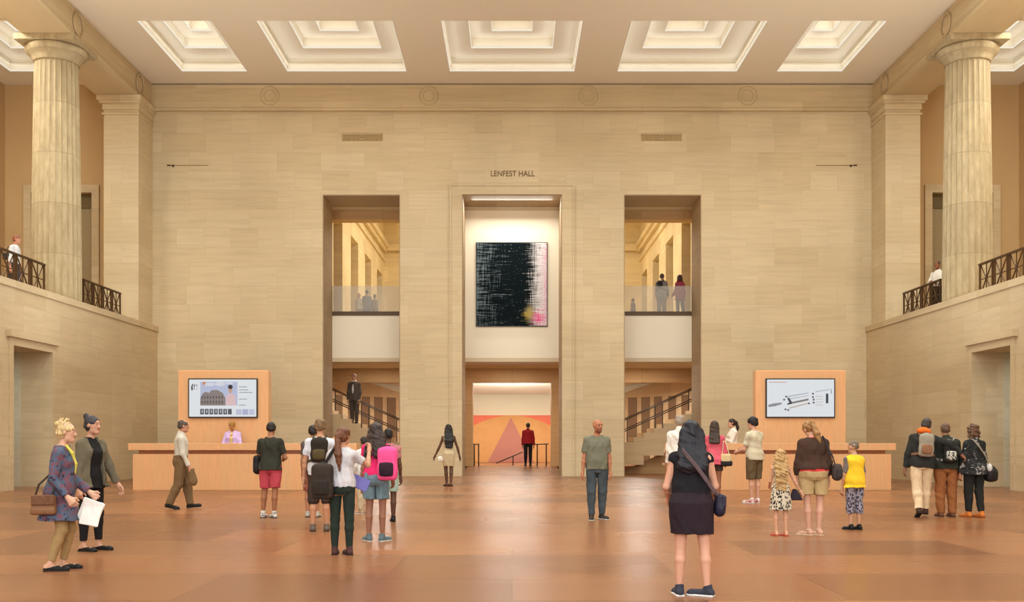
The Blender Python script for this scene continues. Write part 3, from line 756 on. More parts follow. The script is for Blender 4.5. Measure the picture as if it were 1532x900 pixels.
def screen(s, side):
    cx = desk(s, side); Y = 30.0
    area('panel_uplight', (cx, 30.18, 3.46), 2.2, 400, (0.86, 0.98, 1.0), (PI, 0, 0), .25)  # unseen fill lamp added to lift the ceiling and upper end wall
    cx = -8.41 + 0.0 if s < 0 else 8.39
    cz = 2.61; w, h = 2.02, 1.15
    t = thing('wall_screen', 'wide wall screen showing %s' % ('a museum visitor page with photos, above the lavender-jacket person' if s < 0 else 'a drawing of a long building, on the right oak panel'), 'screen', (cx, Y, cz))
    m = MB(); 
    m.bbox(cx - w/2, cx + w/2, Y - .07, Y, cz - h/2, cz + h/2, .012); m.build('bezel', plain('screen_bezel', srgb(40, 36, 34), 0.4, 0.4), t)
    d = MB().box(cx - w/2 + .035, cx + w/2 - .035, Y - .074, Y - .069, cz - h/2 + .035, cz + h/2 - .035).build('display', emit('screen_white_' + side, srgb(236, 240, 244), 0.85), t)
    W_, H_ = w - .07, h - .07
    ncount = [0]
    def patch(name, u0, u1, v0, v1, c, poly=None, st=0.8):
        # u to the right, v downward, in fractions of the display
        ncount[0] += 1
        y = Y - .0745 - .0004*ncount[0]
        m = MB(); X = lambda u: cx - W_/2 + u*W_; Z = lambda v: cz + H_/2 - v*H_
        if poly: m.prism([(X(a), Z(b)) for a, b in poly], 'y', y, y + .0003)
        else: m.prism([(X(u0), Z(v0)), (X(u1), Z(v0)), (X(u1), Z(v1)), (X(u0), Z(v1))], 'y', y, y + .0003)
        m.build(name, emit('px_%s_%s_%d' % (side, name, ncount[0]), c, st), d)
    def poly(cx_, cy_, rx, ry, n=16): return [(cx_ + rx*math.cos(2*PI*k/n), cy_ + ry*math.sin(2*PI*k/n)) for k in range(n)]
    if s < 0:
        patch('photo', .165, .72, .06, .70, srgb(196, 204, 232))
        for a, b, c_, r in ((.30, .13, .09, .05), (.46, .12, .08, .06), (.60, .10, .06, .03)): patch('cloud', 0, 0, 0, 0, srgb(228, 230, 242), poly(a, b, c_, r))
        patch('building', 0, 0, 0, 0, srgb(146, 134, 130), [(.165, .70), (.165, .52), (.20, .38), (.24, .33), (.30, .36), (.33, .29), (.42, .28), (.50, .36), (.54, .50), (.54, .70)])
        for k in range(8): patch('window', .18 + k*.043, .20 + k*.043, .44, .52, srgb(96, 88, 88))
        for k in range(8): patch('window', .18 + k*.043, .20 + k*.043, .57, .65, srgb(96, 88, 88))
        patch('badge', 0, 0, 0, 0, srgb(222, 138, 92), [(.195, .07), (.255, .07), (.225, .17)])
        patch('figure_coat', 0, 0, 0, 0, srgb(236, 202, 204), [(.55, .70), (.55, .45), (.59, .38), (.65, .38), (.69, .45), (.70, .70)])
        patch('figure_face', 0, 0, 0, 0, srgb(214, 170, 148), poly(.615, .29, .028, .08))
        patch('figure_hair', 0, 0, 0, 0, srgb(52, 44, 48), poly(.615, .20, .036, .06))
        for k in range(7): patch('thumbnail', .165 + k*.069, .222 + k*.069, .79, .94, srgb(88, 92, 100))
        for k in range(6): patch('thumbnail_gap', .187 + k*.069, .205 + k*.069, .82, .90, srgb(196, 200, 206))
        for k in range(3): patch('tile', .70 + k*.095, .785 + k*.095, .80, .95, (srgb(206, 210, 232), srgb(186, 192, 224), srgb(206, 212, 238))[k])
        for v, ww in ((.19, .12), (.27, .14), (.34, .20), (.52, .12), (.68, .10)): patch('text_line', .745, .745 + ww, v, v + .018, srgb(150, 154, 160))
        # the mark at the upper left: loose strokes
        patch('logo_stroke', 0, 0, 0, 0, srgb(88, 92, 96), [(.03, .20), (.05, .12), (.066, .11), (.055, .20), (.06, .28), (.035, .30)])
        patch('logo_stroke', .072, .082, .14, .27, srgb(88, 92, 96)); patch('logo_stroke', .082, .098, .14, .17, srgb(88, 92, 96))
        patch('logo_stroke', .112, .122, .13, .20, srgb(120, 96, 110)); patch('logo_stroke', .114, .122, .24, .27, srgb(120, 96, 110))
    else:
        patch('title_line', .03, .30, .06, .085, srgb(224, 190, 186))
        patch('ground_mass', 0, 0, 0, 0, srgb(150, 150, 160), [(.02, .74), (.02, .68), (.10, .64), (.22, .62), (.22, .66), (.12, .72)])
        patch('roof_line', 0, 0, 0, 0, srgb(176, 184, 198), [(.29, .45), (.62, .35), (.62, .37), (.29, .48)])
        patch('floor_band', 0, 0, 0, 0, srgb(196, 198, 206), [(.30, .52), (.62, .42), (.62, .44), (.30, .55)])
        patch('floor_band', 0, 0, 0, 0, srgb(150, 142, 136), [(.33, .62), (.62, .51), (.62, .56), (.33, .67)])
        patch('floor_band', 0, 0, 0, 0, srgb(214, 190, 170), [(.33, .75), (.62, .62), (.62, .65), (.33, .79)])
        patch('stair_block', 0, 0, 0, 0, srgb(70, 72, 80), [(.30, .50), (.33, .49), (.37, .60), (.37, .66), (.30, .68), (.30, .65), (.33, .62)])
        for k in range(7): patch('column_mark', .385 + k*.034, .395 + k*.034, .59 - k*.012, .64 - k*.012, srgb(92, 92, 98))
        for a, b in ((.67, .36), (.67, .45), (.68, .52), (.68, .60), (.61, .62), (.27, .44), (.24, .52), (.26, .78), (.30, .80)): patch('detail', a, a + .028, b, b + .045, srgb(88, 92, 104))
        for k in range(4): patch('stack_line', .72, .83, .45 + k*.075, .462 + k*.075, srgb(190, 182, 170))
        patch('tower', .875, .912, .38, .64, srgb(60, 66, 84)); patch('roof_line', 0, 0, 0, 0, srgb(180, 188, 200), [(.72, .32), (.93, .26), (.93, .28), (.72, .34)])
        patch('roof_line', .95, .96, .26, .38, srgb(120, 136, 168))
screen(-1, 'left'); screen(1, 'right')
# ------------------------------------------------------------------ figures: smooth bodies grown from a posed skeleton
def V(*a): return np.array(a, dtype=np.float64)
def nrm(v): 
    n = np.linalg.norm(v); return v / n if n > 1e-9 else v
def rotm(yaw=0, pitch=0, roll=0):
    """yaw to the left, pitch looks down when positive, roll tilts to the right shoulder (degrees)"""
    return np.array(Euler((-math.radians(pitch), math.radians(roll), math.radians(yaw)), 'XYZ').to_matrix())

# solids return (function on x,y,z arrays, low corner, high corner)
def cap(a, b, ra, rb=None, flat=False, sx=None):
    a = np.asarray(a, float); b = np.asarray(b, float); rb = ra if rb is None else rb
    ab = b - a; L2 = float(ab @ ab) + 1e-12; L = math.sqrt(L2); R = max(ra, rb)
    def f(x, y, z):
        px, py, pz = x - a[0], y - a[1], z - a[2]
        t = (px*ab[0] + py*ab[1] + pz*ab[2]) / L2
        tc = np.clip(t, 0, 1)
        d = np.sqrt((px - tc*ab[0])**2 + (py - tc*ab[1])**2 + (pz - tc*ab[2])**2) - (ra + (rb - ra)*tc)
        if flat: d = np.maximum(d, (t - 1)*L)
        return d
    return f, np.minimum(a - R, b - R), np.maximum(a + R, b + R)
def ell(c, r, M=None):
    c = np.asarray(c, float); r = np.asarray(r, float); R = float(max(r)); m = float(min(r))
    if M is None:
        lo, hi = c - r, c + r
    else:
        e = np.sqrt(((M * r)**2).sum(axis=1)); lo, hi = c - e, c + e
    def f(x, y, z):
        px, py, pz = x - c[0], y - c[1], z - c[2]
        if M is not None:
            px, py, pz = (M[0,0]*px + M[1,0]*py + M[2,0]*pz, M[0,1]*px + M[1,1]*py + M[2,1]*pz, M[0,2]*px + M[1,2]*py + M[2,2]*pz)
        k0 = np.sqrt((px/r[0])**2 + (py/r[1])**2 + (pz/r[2])**2)
        k1 = np.sqrt((px/r[0]**2)**2 + (py/r[1]**2)**2 + (pz/r[2]**2)**2) + 1e-9
        return k0*(k0 - 1)/k1
    return f, lo, hi
def rbox(c, h, rd, M=None):
    c = np.asarray(c, float); h = np.asarray(h, float)
    if M is None: lo, hi = c - h, c + h
    else:
        e = (np.abs(M) * h).sum(axis=1); lo, hi = c - e, c + e
    def f(x, y, z):
        px, py, pz = x - c[0], y - c[1], z - c[2]
        if M is not None:
            px, py, pz = (M[0,0]*px + M[1,0]*py + M[2,0]*pz, M[0,1]*px + M[1,1]*py + M[2,1]*pz, M[0,2]*px + M[1,2]*py + M[2,2]*pz)
        q = [np.abs(px) - (h[0]-rd), np.abs(py) - (h[1]-rd), np.abs(pz) - (h[2]-rd)]
        o = np.sqrt(np.maximum(q[0], 0)**2 + np.maximum(q[1], 0)**2 + np.maximum(q[2], 0)**2)
        return o + np.minimum(np.maximum(q[0], np.maximum(q[1], q[2])), 0) - rd
    return f, lo, hi
def loft(st, M=None, piv=(0, 0, 0), z0=None, z1=None, infl=0.0, rnd=0.0, p=2.3, folds=0.0, nf=9, seed=0):
    """st: (z, half width, half depth, x centre, y centre); M tilts the whole about piv"""
    st = sorted(st); zs = np.array([s[0] for s in st]); zz = np.linspace(zs[0], zs[-1], 60)
    def sm(col):
        v = np.array([s[col] for s in st]); q = np.interp(zz, zs, v)
        k = np.array([1, 2, 3, 2, 1.0]); k /= k.sum(); pad = np.pad(q, 2, mode='edge'); return np.convolve(pad, k, 'valid')
    A, B, CX, CY_ = sm(1) + infl, sm(2) + infl, sm(3), sm(4)
    z0 = zs[0] if z0 is None else z0; z1 = zs[-1] if z1 is None else z1; piv = np.asarray(piv, float)
    ax, bx = float(A.max()), float(B.max())
    cs = np.array([(sx*ax + cx, sy*bx + cy, z) for sx in (-1, 1) for sy in (-1, 1) for z in (z0, z1) for cx in (CX.min(), CX.max()) for cy in (CY_.min(), CY_.max())])
    if M is not None: cs = (cs - piv) @ M.T + piv
    def f(x, y, z):
        if M is not None:
            px, py, pz = x - piv[0], y - piv[1], z - piv[2]
            x, y, z = (M[0,0]*px + M[1,0]*py + M[2,0]*pz + piv[0], M[0,1]*px + M[1,1]*py + M[2,1]*pz + piv[1], M[0,2]*px + M[1,2]*py + M[2,2]*pz + piv[2])
        z = z + 0*x + 0*y
        a = np.interp(z, zz, A); b = np.interp(z, zz, B); cx = np.interp(z, zz, CX); cy = np.interp(z, zz, CY_)
        ux, uy = np.abs(x - cx)/a, np.abs(y - cy)/b
        k = (ux**p + uy**p + 1e-9)**(1.0/p)
        if folds:
            an = np.arctan2(y - cy, x - cx)
            lowness = np.clip((z1 - z)/(z1 - z0), 0, 1)
            k = k - folds*lowness*np.sin(nf*an + seed + 3*np.sin(2*an + seed))
        d = (k - 1)*np.minimum(a, b)
        return np.maximum(d, np.maximum(z0 - z, z - z1) + rnd)
    return f, cs.min(0), cs.max(0)
def half(n, d):
    """keeps n.p < d when intersected"""
    n = nrm(np.asarray(n, float))
    return (lambda x, y, z: x*n[0] + y*n[1] + z*n[2] - d), None, None

def grow(ops, v, noise=0.0, nscale=60.0, seed=0):
    """ops: (solid, 'u'|'s'|'i', blend). Returns vertices and quads of the smooth surface"""
    los = [o[0][1] for o in ops if o[1] == 'u']; his = [o[0][2] for o in ops if o[1] == 'u']
    lo = np.min(los, axis=0) - 3*v; hi = np.max(his, axis=0) + 3*v
    n = np.maximum(4, np.ceil((hi - lo)/v).astype(int) + 1)
    ax = [(lo[i] + v*np.arange(n[i])).astype(np.float32) for i in range(3)]
    D = np.full(n, 1.0, np.float32)
    for (f, l, h), kind, k in ops:
        if l is None: sl = (slice(None),)*3
        else:
            m = k + 3*v
            i0 = np.clip(np.floor((l - m - lo)/v).astype(int), 0, n); i1 = np.clip(np.ceil((h + m - lo)/v).astype(int) + 1, 0, n)
            if np.any(i1 <= i0): continue
            sl = tuple(slice(a, b) for a, b in zip(i0, i1))
        X, Y, Z = ax[0][sl[0]][:, None, None], ax[1][sl[1]][None, :, None], ax[2][sl[2]][None, None, :]
        d = np.asarray(f(X, Y, Z), np.float32); c = D[sl]
        d = np.broadcast_to(d, c.shape)
        if kind == 'u':
            if k > 0: hh = np.maximum(k - np.abs(c - d), 0)/k; r = np.minimum(c, d) - hh*hh*k*0.25
            else: r = np.minimum(c, d)
        else:
            e = -d if kind == 's' else d
            if k > 0: hh = np.maximum(k - np.abs(c - e), 0)/k; r = np.maximum(c, e) + hh*hh*k*0.25
            else: r = np.maximum(c, e)
        D[sl] = r
    if noise:
        rs = np.random.RandomState(seed); X, Y, Z = ax[0][:, None, None], ax[1][None, :, None], ax[2][None, None, :]
        for _ in range(3):
            w = rs.normal(size=3)*nscale; ph = rs.rand()*6
            D += (noise*np.sin(w[0]*X + w[1]*Y + w[2]*0.5*Z + ph + 1.5*np.sin(0.4*nscale*X + 0.5*nscale*Z))).astype(np.float32)
    # surface nets
    S = D < 0
    c8 = [S[i:n[0]-1+i, j:n[1]-1+j, k:n[2]-1+k] for i in (0,1) for j in (0,1) for k in (0,1)]
    cnt = sum(c.astype(np.int8) for c in c8)
    act = (cnt > 0) & (cnt < 8); idx = np.argwhere(act)
    if len(idx) == 0: return np.zeros((0, 3)), np.zeros((0, 4), int)
    vid = np.full(act.shape, -1, np.int32); vid[act] = np.arange(len(idx))
    I, J, K = idx.T
    acc = np.zeros((len(idx), 3)); num = np.zeros(len(idx))
    cor = [(i, j, k) for i in (0,1) for j in (0,1) for k in (0,1)]
    dv = {c: D[I + c[0], J + c[1], K + c[2]].astype(np.float64) for c in cor}
    for c in cor:
        for a in range(3):
            if c[a] == 0:
                e = list(c); e[a] = 1; e = tuple(e); d0, d1 = dv[c], dv[e]
                m = (d0 < 0) != (d1 < 0); t = np.where(m, d0/(d0 - d1 + 1e-12), 0)
                for q in range(3): acc[:, q] += np.where(m, c[q] + (t if q == a else 0), 0)
                num += m
    P = lo + v*(idx + acc/num[:, None])
    Q = []
    for a in range(3):
        b, c = (a + 1) % 3, (a + 2) % 3
        s0 = [slice(None)]*3; s1 = [slice(None)]*3; s0[a] = slice(0, -1); s1[a] = slice(1, None)
        A0, A1 = S[tuple(s0)], S[tuple(s1)]
        for flip, m in ((False, A0 & ~A1), (True, ~A0 & A1)):
            e = np.argwhere(m)
            e = e[(e[:, b] > 0) & (e[:, c] > 0) & (e[:, b] < n[b]-1) & (e[:, c] < n[c]-1)]
            if len(e) == 0: continue
            def at(db, dc):
                q = e.copy(); q[:, b] -= db; q[:, c] -= dc; return vid[q[:, 0], q[:, 1], q[:, 2]]
            q4 = np.stack([at(1, 1), at(0, 1), at(0, 0), at(1, 0)], 1)
            if flip: q4 = q4[:, ::-1]
            Q.append(q4)
    Q = np.concatenate(Q) if Q else np.zeros((0, 4), int)
    return P, Q[(Q >= 0).all(1)]

def mesh_from(name, P, Q, mat, parent, tint=None):
    me = bpy.data.meshes.new(name)
    me.vertices.add(len(P)); me.vertices.foreach_set('co', P.astype(np.float32).ravel())
    me.loops.add(Q.size); me.loops.foreach_set('vertex_index', Q.astype(np.int32).ravel())
    me.polygons.add(len(Q)); me.polygons.foreach_set('loop_start', np.arange(0, Q.size, 4, dtype=np.int32))
    try: me.polygons.foreach_set('loop_total', np.full(len(Q), 4, np.int32))
    except Exception: pass
    me.polygons.foreach_set('use_smooth', np.ones(len(Q), bool))
    if tint is not None:
        at = me.color_attributes.new('tint', 'FLOAT_COLOR', 'POINT'); at.data.foreach_set('color', tint.astype(np.float32).ravel())
    me.update(calc_edges=True); me.validate()
    me.materials.append(mat)
    o = bpy.data.objects.new(name, me); COL.objects.link(o)
    if parent is not None: o.parent = parent
    return o

# ---- cloth, skin and hair materials
def skin_mat(c):
    key = 'skin_%d_%d_%d' % tuple(int(x*999) for x in c[:3])
    if key in MATS: return MATS[key]
    t = NT(key); at = t.node('ShaderNodeVertexColor', layer_name='tint')
    n = t.noise(t.coords(), 30, 2, 0.5)
    col = t.mix(1.0, t.mix(n, scale_c(c, .94), scale_c(c, 1.06)), at.outputs['Color'], 'MULTIPLY')
    m = t.base(col, 0.5, 0.35)
    t.b.inputs['Subsurface Weight'].default_value = 0.05; t.b.inputs['Subsurface Radius'].default_value = (0.02, 0.008, 0.004)
    MATS[key] = m; return m
def cloth(c, kind='plain', c2=None, c3=None, sc=1.0, rough=0.85):
    c = srgb(*c); c2 = srgb(*c2) if c2 else None; c3 = srgb(*c3) if c3 else None
    key = 'cloth_%s_%s_%s_%s' % (kind, [round(x, 3) for x in c[:3]], c2 and [round(x, 3) for x in c2[:3]], sc)
    if key in MATS: return MATS[key]
    t = NT('fabric_' + kind)
    n = t.noise(t.coords(), 9, 4, 0.6); base = t.mix(n, scale_c(c, .86), scale_c(c, 1.14))
    if kind == 'patch':       # soft irregular blotches of three colours
        a = t.noise(t.coords(), 9*sc, 3, 0.6); b = t.noise(t.coords((1, 1, 1), (1, 2, 3)), 11*sc, 3, 0.6)
        col = t.mix(t.ramp(a, [(0.50, 0.0), (0.56, 1.0)]), base, c2); col = t.mix(t.ramp(b, [(0.58, 0.0), (0.63, 1.0)]), col, c3)
    elif kind == 'print':     # light figure on dark
        vo = t.n.new('ShaderNodeTexVoronoi'); t.link(t.coords((1, 1, .6)), vo.inputs['Vector']); vo.inputs['Scale'].default_value = 22*sc
        a = t.noise(t.coords(), 26*sc, 4, 0.7)
        f = t.math('ADD', vo.outputs['Distance'], t.math('MULTIPLY', t.math('SUBTRACT', a, 0.5), 0.9))
        col = t.mix(t.ramp(f, [(0.40, 0.0), (0.50, 1.0)]), base, c2)
        if c3: col = t.mix(t.ramp(a, [(0.58, 0.0), (0.62, 1.0)]), col, c3)
    elif kind == 'plaid':
        sp = t.n.new('ShaderNodeSeparateXYZ'); t.link(t.coords((14*sc, 14*sc, 14*sc)), sp.inputs[0])
        fx = t.math('LESS_THAN', t.math('FRACT', sp.outputs['X']), .5); fz = t.math('LESS_THAN', t.math('FRACT', sp.outputs['Z']), .5)
        col = t.mix(t.math('MULTIPLY', t.math('ADD', fx, fz), 0.5), base, c2)
    elif kind == 'denim':
        a = t.noise(t.coords((1, 1, .3)), 12, 5, 0.7); col = t.mix(t.ramp(a, [(.35, 0.0), (.7, 1.0)]), scale_c(c, .75), scale_c(c, 1.3))
    elif kind == 'back_print':   # dark figure printed on the back only
        sp = t.n.new('ShaderNodeSeparateXYZ'); t.link(t.coords(), sp.inputs[0])
        a = t.noise(t.coords((1, 1, 1)), 24, 4, 0.7)
        dz = t.math('ABSOLUTE', t.math('SUBTRACT', sp.outputs['Z'], c3[0] if c3 else 1.3)); dx = t.math('ABSOLUTE', sp.outputs['X'])
        m = t.math('MULTIPLY', t.math('LESS_THAN', dz, 0.17), t.math('LESS_THAN', dx, 0.10)); m = t.math('MULTIPLY', m, t.math('LESS_THAN', sp.outputs['Y'], -0.03))
        col = t.mix(t.math('MULTIPLY', m, t.math('GREATER_THAN', a, 0.45)), base, c2)
    else: col = base
    bn = t.noise(t.coords((1.3, 1.3, .55)), 13, 4, 0.6); t.bump(bn, 0.7, 0.03)
    m = t.base(col, rough, 0.25); MATS[key] = m; return m
def hair_mat(c, c2=None, rough=0.5):
    c = srgb(*c); c2 = srgb(*c2) if c2 else scale_c(c, 1.7)
    key = 'hair_%s%s' % ([round(x, 3) for x in c[:3]], [round(x, 3) for x in c2[:3]])
    if key in MATS: return MATS[key]
    t = NT('hair'); n = t.noise(t.coords((1, 1, .12)), 90, 4, 0.7); n2 = t.noise(t.coords((1, 1, .4)), 22, 3, 0.6)
    col = t.mix(t.ramp(n, [(.35, 0.0), (.7, 1.0)]), scale_c(c, .8), c2); col = t.mix(t.ramp(n2, [(.4, 0.4), (.6, 0.0)]), col, scale_c(c, .6))
    t.bump(n, 0.4, 0.01); m = t.base(col, rough, 0.35); MATS[key] = m; return m

# ---- skeleton
TORSO_M = [(.470,.068,.054,0,-.004),(.50,.088,.064,0,-.008),(.535,.092,.067,0,-.010),(.58,.087,.061,0,-.004),(.625,.080,.056,0,.002),(.68,.086,.061,0,.002),(.735,.095,.066,0,.000),(.775,.094,.060,0,-.004),(.805,.070,.047,0,-.008),(.836,.036,.034,0,-.008)]
TORSO_F = [(.470,.070,.058,0,-.006),(.50,.094,.070,0,-.012),(.535,.098,.072,0,-.014),(.58,.084,.059,0,-.004),(.625,.068,.050,0,.002),(.68,.074,.057,0,.006),(.735,.083,.070,0,.010),(.775,.083,.056,0,-.002),(.805,.060,.042,0,-.008),(.836,.032,.030,0,-.008)]

class Skel: pass
def skeleton(sp):
    """all lengths in fractions of body height; +y forward, +x to the person's right"""
    s = Skel(); fem = sp.get('sex', 'm') == 'f'; w = sp.get('w', 1.0)*.94; s.fem = fem; s.w = w
    s.thin = sp.get('limb', 1.0)*(.88 if fem else .93); s.hs = sp.get('head', 1.0); s.piv = V(0, 0, .53)
    s.lean = rotm(sp.get('twist', 0), sp.get('lean', 0), sp.get('tilt', 0))
    s.torso = [(a, b*w, c*(0.5 + 0.5*w), d, e) for a, b, c, d, e in (TORSO_F if fem else TORSO_M)]
    T = lambda p: s.lean @ (np.asarray(p, float) - s.piv) + s.piv
    s.T = T; sw = (.088 if fem else .100)*w**.5
    s.sh = [T((-sw, -.006, .786)), T((sw, -.006, .786))]
    s.neck0 = T((0, -.008, .82)); s.neck1 = T((0, .004, .875 - .04*(s.hs - 1)))
    hy, hp, hr = sp.get('look', (0, 0, 0)); s.HR = s.lean @ rotm(hy, hp, hr)
    s.neck1 = T((0, .004, .872 - .13*(s.hs - 1)*.85))
    s.hc = s.neck1 + s.HR @ (V(0, .010, .060)*s.hs)
    def dirv(f, o, side):
        f, o = math.radians(f), math.radians(o)
        return V(side*math.sin(o), math.sin(f)*math.cos(o), -math.cos(f)*math.cos(o))
    arms = sp.get('arms', ((5, 8, 12, 4), (5, 8, 12, 4))); s.arm = []
    al = sp.get('arml', 1.0)
    for k, side in ((0, -1), (1, 1)):
        uf, uo, lf, lo = arms[k][:4]
        d1 = s.lean @ dirv(uf, uo, side); d2 = s.lean @ dirv(lf, lo, side)
        E = s.sh[k] + .172*al*d1; Wr = E + .150*al*d2; s.arm.append((s.sh[k], E, Wr, d1, d2))
    legs = sp.get('legs', ((0, 3, 0, 2, 5), (0, 3, 0, 2, 5))); s.leg = []
    hw = .052*(0.5 + .5*w)
    lowest = 9
    for k, side in ((0, -1), (1, 1)):
        tf, to, sf, so, fy = legs[k][:5]; to -= 2.2; so -= 2.2; fp = legs[k][5] if len(legs[k]) > 5 else 0
        hip = V(side*hw, -.004, .512); d1 = dirv(tf, to, side); d2 = dirv(sf, so, side)
        K = hip + .232*d1; A = K + .235*d2
        a = math.radians(fy); p = math.radians(fp)
        fd = V(side*math.sin(a)*math.cos(p), math.cos(a)*math.cos(p), -math.sin(p)); up = nrm(V(0, 0, 1) - fd*fd[2])
        heel = A - .022*fd - .030*up; toe = A + .092*fd - .032*up
        lowest = min(lowest, heel[2] - .014, toe[2] - .012)
        s.leg.append((hip, K, A, heel, toe, fd, up))
    s.dz = -lowest
    return s

def body_ops(s, sp):
    ops = []; w = s.w; thin = s.thin
    def cp(a, b, ra, rb, k=.02): ops.append((cap(a, b, ra, rb), 'u', k))
    ops.append((loft(s.torso, s.lean, s.piv), 'u', .01))
    cp(s.T((-.040*w, -.008, .808)), s.sh[0], .022, .027); cp(s.T((.040*w, -.008, .808)), s.sh[1], .022, .027)
    for hip, K, A, heel, toe, fd, up in s.leg:
        cp(hip, K, .056*(.4 + .6*w)*thin, .0325*thin, .02); m = K + (A - K)*.32 + V(0, -.006, 0)
        cp(K, m, .0315*thin, .0335*thin, .008); cp(m, A, .0335*thin, .0195*thin, .008)
        cp(A, heel + .012*up, .020*thin, .017, .015); cp(heel + .006*up, toe, .017, .014, .02); cp(toe - .02*fd + .004*up, toe, .016, .013, .01)
    for k, (S, E, Wr, d1, d2) in enumerate(s.arm):
        side = (-1, 1)[k]
        cp(S, E, .028*thin, .0215*thin, .02); m = E + (Wr - E)*.3
        cp(E, m, .021*thin, .0215*thin, .015); cp(m, Wr, .0215*thin, .0145*thin, .015)
        # hand: palm, four fingers, thumb
        n = V(-side, 0, 0) - d2*(-side*d2[0]); n = nrm(n) if np.linalg.norm(n) > .2 else nrm(np.cross(d2, V(0, 1, 0)))
        fw = np.cross(n, d2); fw = fw if fw @ V(0, 1, .4) > 0 else -fw
        curl = sp.get('curl', (28, 28))[k]; hz = s.hs**.5
        base = []
        for i in range(4):
            b = Wr + d2*.052*hz + fw*(1.5 - i)*.0112*hz; base.append(b); cp(Wr + d2*.008, b, .0125, .0105*hz, .012)
        for i in range(4):
            L = (.034, .040, .037, .028)[i]*hz; c1 = math.radians(curl*.6 + 4*i); c2 = math.radians(curl*1.7 + 6*i)
            q = base[i] + (d2*math.cos(c1) + n*math.sin(c1))*L*.55; r = q + (d2*math.cos(c2) + n*math.sin(c2))*L*.6
            sp_ = fw*(1.5 - i)*.0016
            cp(base[i], q + sp_, .0062*hz, .0054*hz, .004); cp(q + sp_, r + sp_*2, .0054*hz, .0044*hz, .002)
        t0 = Wr + d2*.018*hz + fw*.014*hz; t1 = t0 + (d2*.65 + fw*.62 + n*.3)*.032*hz; t2 = t1 + (d2*.88 + fw*.18 + n*.42)*.024*hz
        cp(t0, t1, .0085*hz, .0070*hz, .008); cp(t1, t2, .0068*hz, .0052*hz, .003)
    cp(s.neck0, s.neck1 + s.HR @ V(0, .004, .02), .030*(.9 if s.fem else 1.0), .027*(.9 if s.fem else 1.0), .022)
    H = lambda *p: s.hc + s.HR @ (V(*p)*s.hs); h = s.hs; M = s.HR
    def he(c, r, k=.012, kind='u'): ops.append((ell(H(*c), V(*r)*h, M), kind, k))
    he((0, -.006, .014), (.0425, .0535, .0485)); he((0, .018, -.016), (.034, .034, .046), .02)
    ops.append((cap(H(-.016, .016, -.046), H(0, .038, -.054), .014*h, .0125*h), 'u', .018)); ops.append((cap(H(.016, .016, -.046), H(0, .038, -.054), .014*h, .0125*h), 'u', .018))
    he((-.017, .056, .003), (.011, .008, .007), .008, 's'); he((.017, .056, .003), (.011, .008, .007), .008, 's')
    he((-.017, .0445, .002), (.009, .0075, .0065), .002); he((.017, .0445, .002), (.009, .0075, .0065), .002)
    ops.append((cap(H(-.024, .042, .0135), H(-.006, .0475, .012), .005*h), 'u', .008)); ops.append((cap(H(.024, .042, .0135), H(.006, .0475, .012), .005*h), 'u', .008))
    ops.append((cap(H(0, .047, .006), H(0, .060, -.015), .0045*h, .0078*h), 'u', .007)); he((-.007, .052, -.016), (.006, .006, .0055), .004); he((.007, .052, -.016), (.006, .006, .0055), .004)
    ops.append((cap(H(-.010, .0465, -.0310), H(.010, .0465, -.0310), .0042*h), 'u', .005)); ops.append((cap(H(-.009, .0455, -.0365), H(.009, .0455, -.0365), .0046*h), 'u', .004))
    for q in (-1, 1): he((q*.0430, -.004, -.004), (.0065, .013, .0175), .006)
    return ops

def face_tint(s, sp, P):
    """lips, brows, eyes and stubble as colours of the skin itself"""
    L = ((P - s.hc) @ s.HR)/s.hs; t = np.ones((len(P), 4))
    def put(m, c): t[m, :3] = c
    fr = L[:, 1] > .02
    if sp.get('beard'): put(fr & (L[:, 2] < -.026) & (L[:, 2] > -.075) & (np.abs(L[:, 0]) < .032) & (L[:, 1] > .016), sp['beard'])
    put(fr & (np.abs(L[:, 2] + .0338) < .0065) & (np.abs(L[:, 0]) < .0135) & (L[:, 1] > .036), (.80, .50, .48))
    ex = np.abs(np.abs(L[:, 0]) - .017)
    put((L[:, 1] > .036) & (ex < .0125) & (np.abs(L[:, 2] - .0165 + ex*.15) < .0035), (.30, .24, .22))
    put((L[:, 1] > .036) & ((ex/.0095)**2 + ((L[:, 2] - .0025)/.0052)**2 < 1), (1.0, 1.05, 1.12))
    put((L[:, 1] > .036) & ((ex/.0045)**2 + ((L[:, 2] - .0025)/.0052)**2 < 1), (.10, .09, .09))
    return t

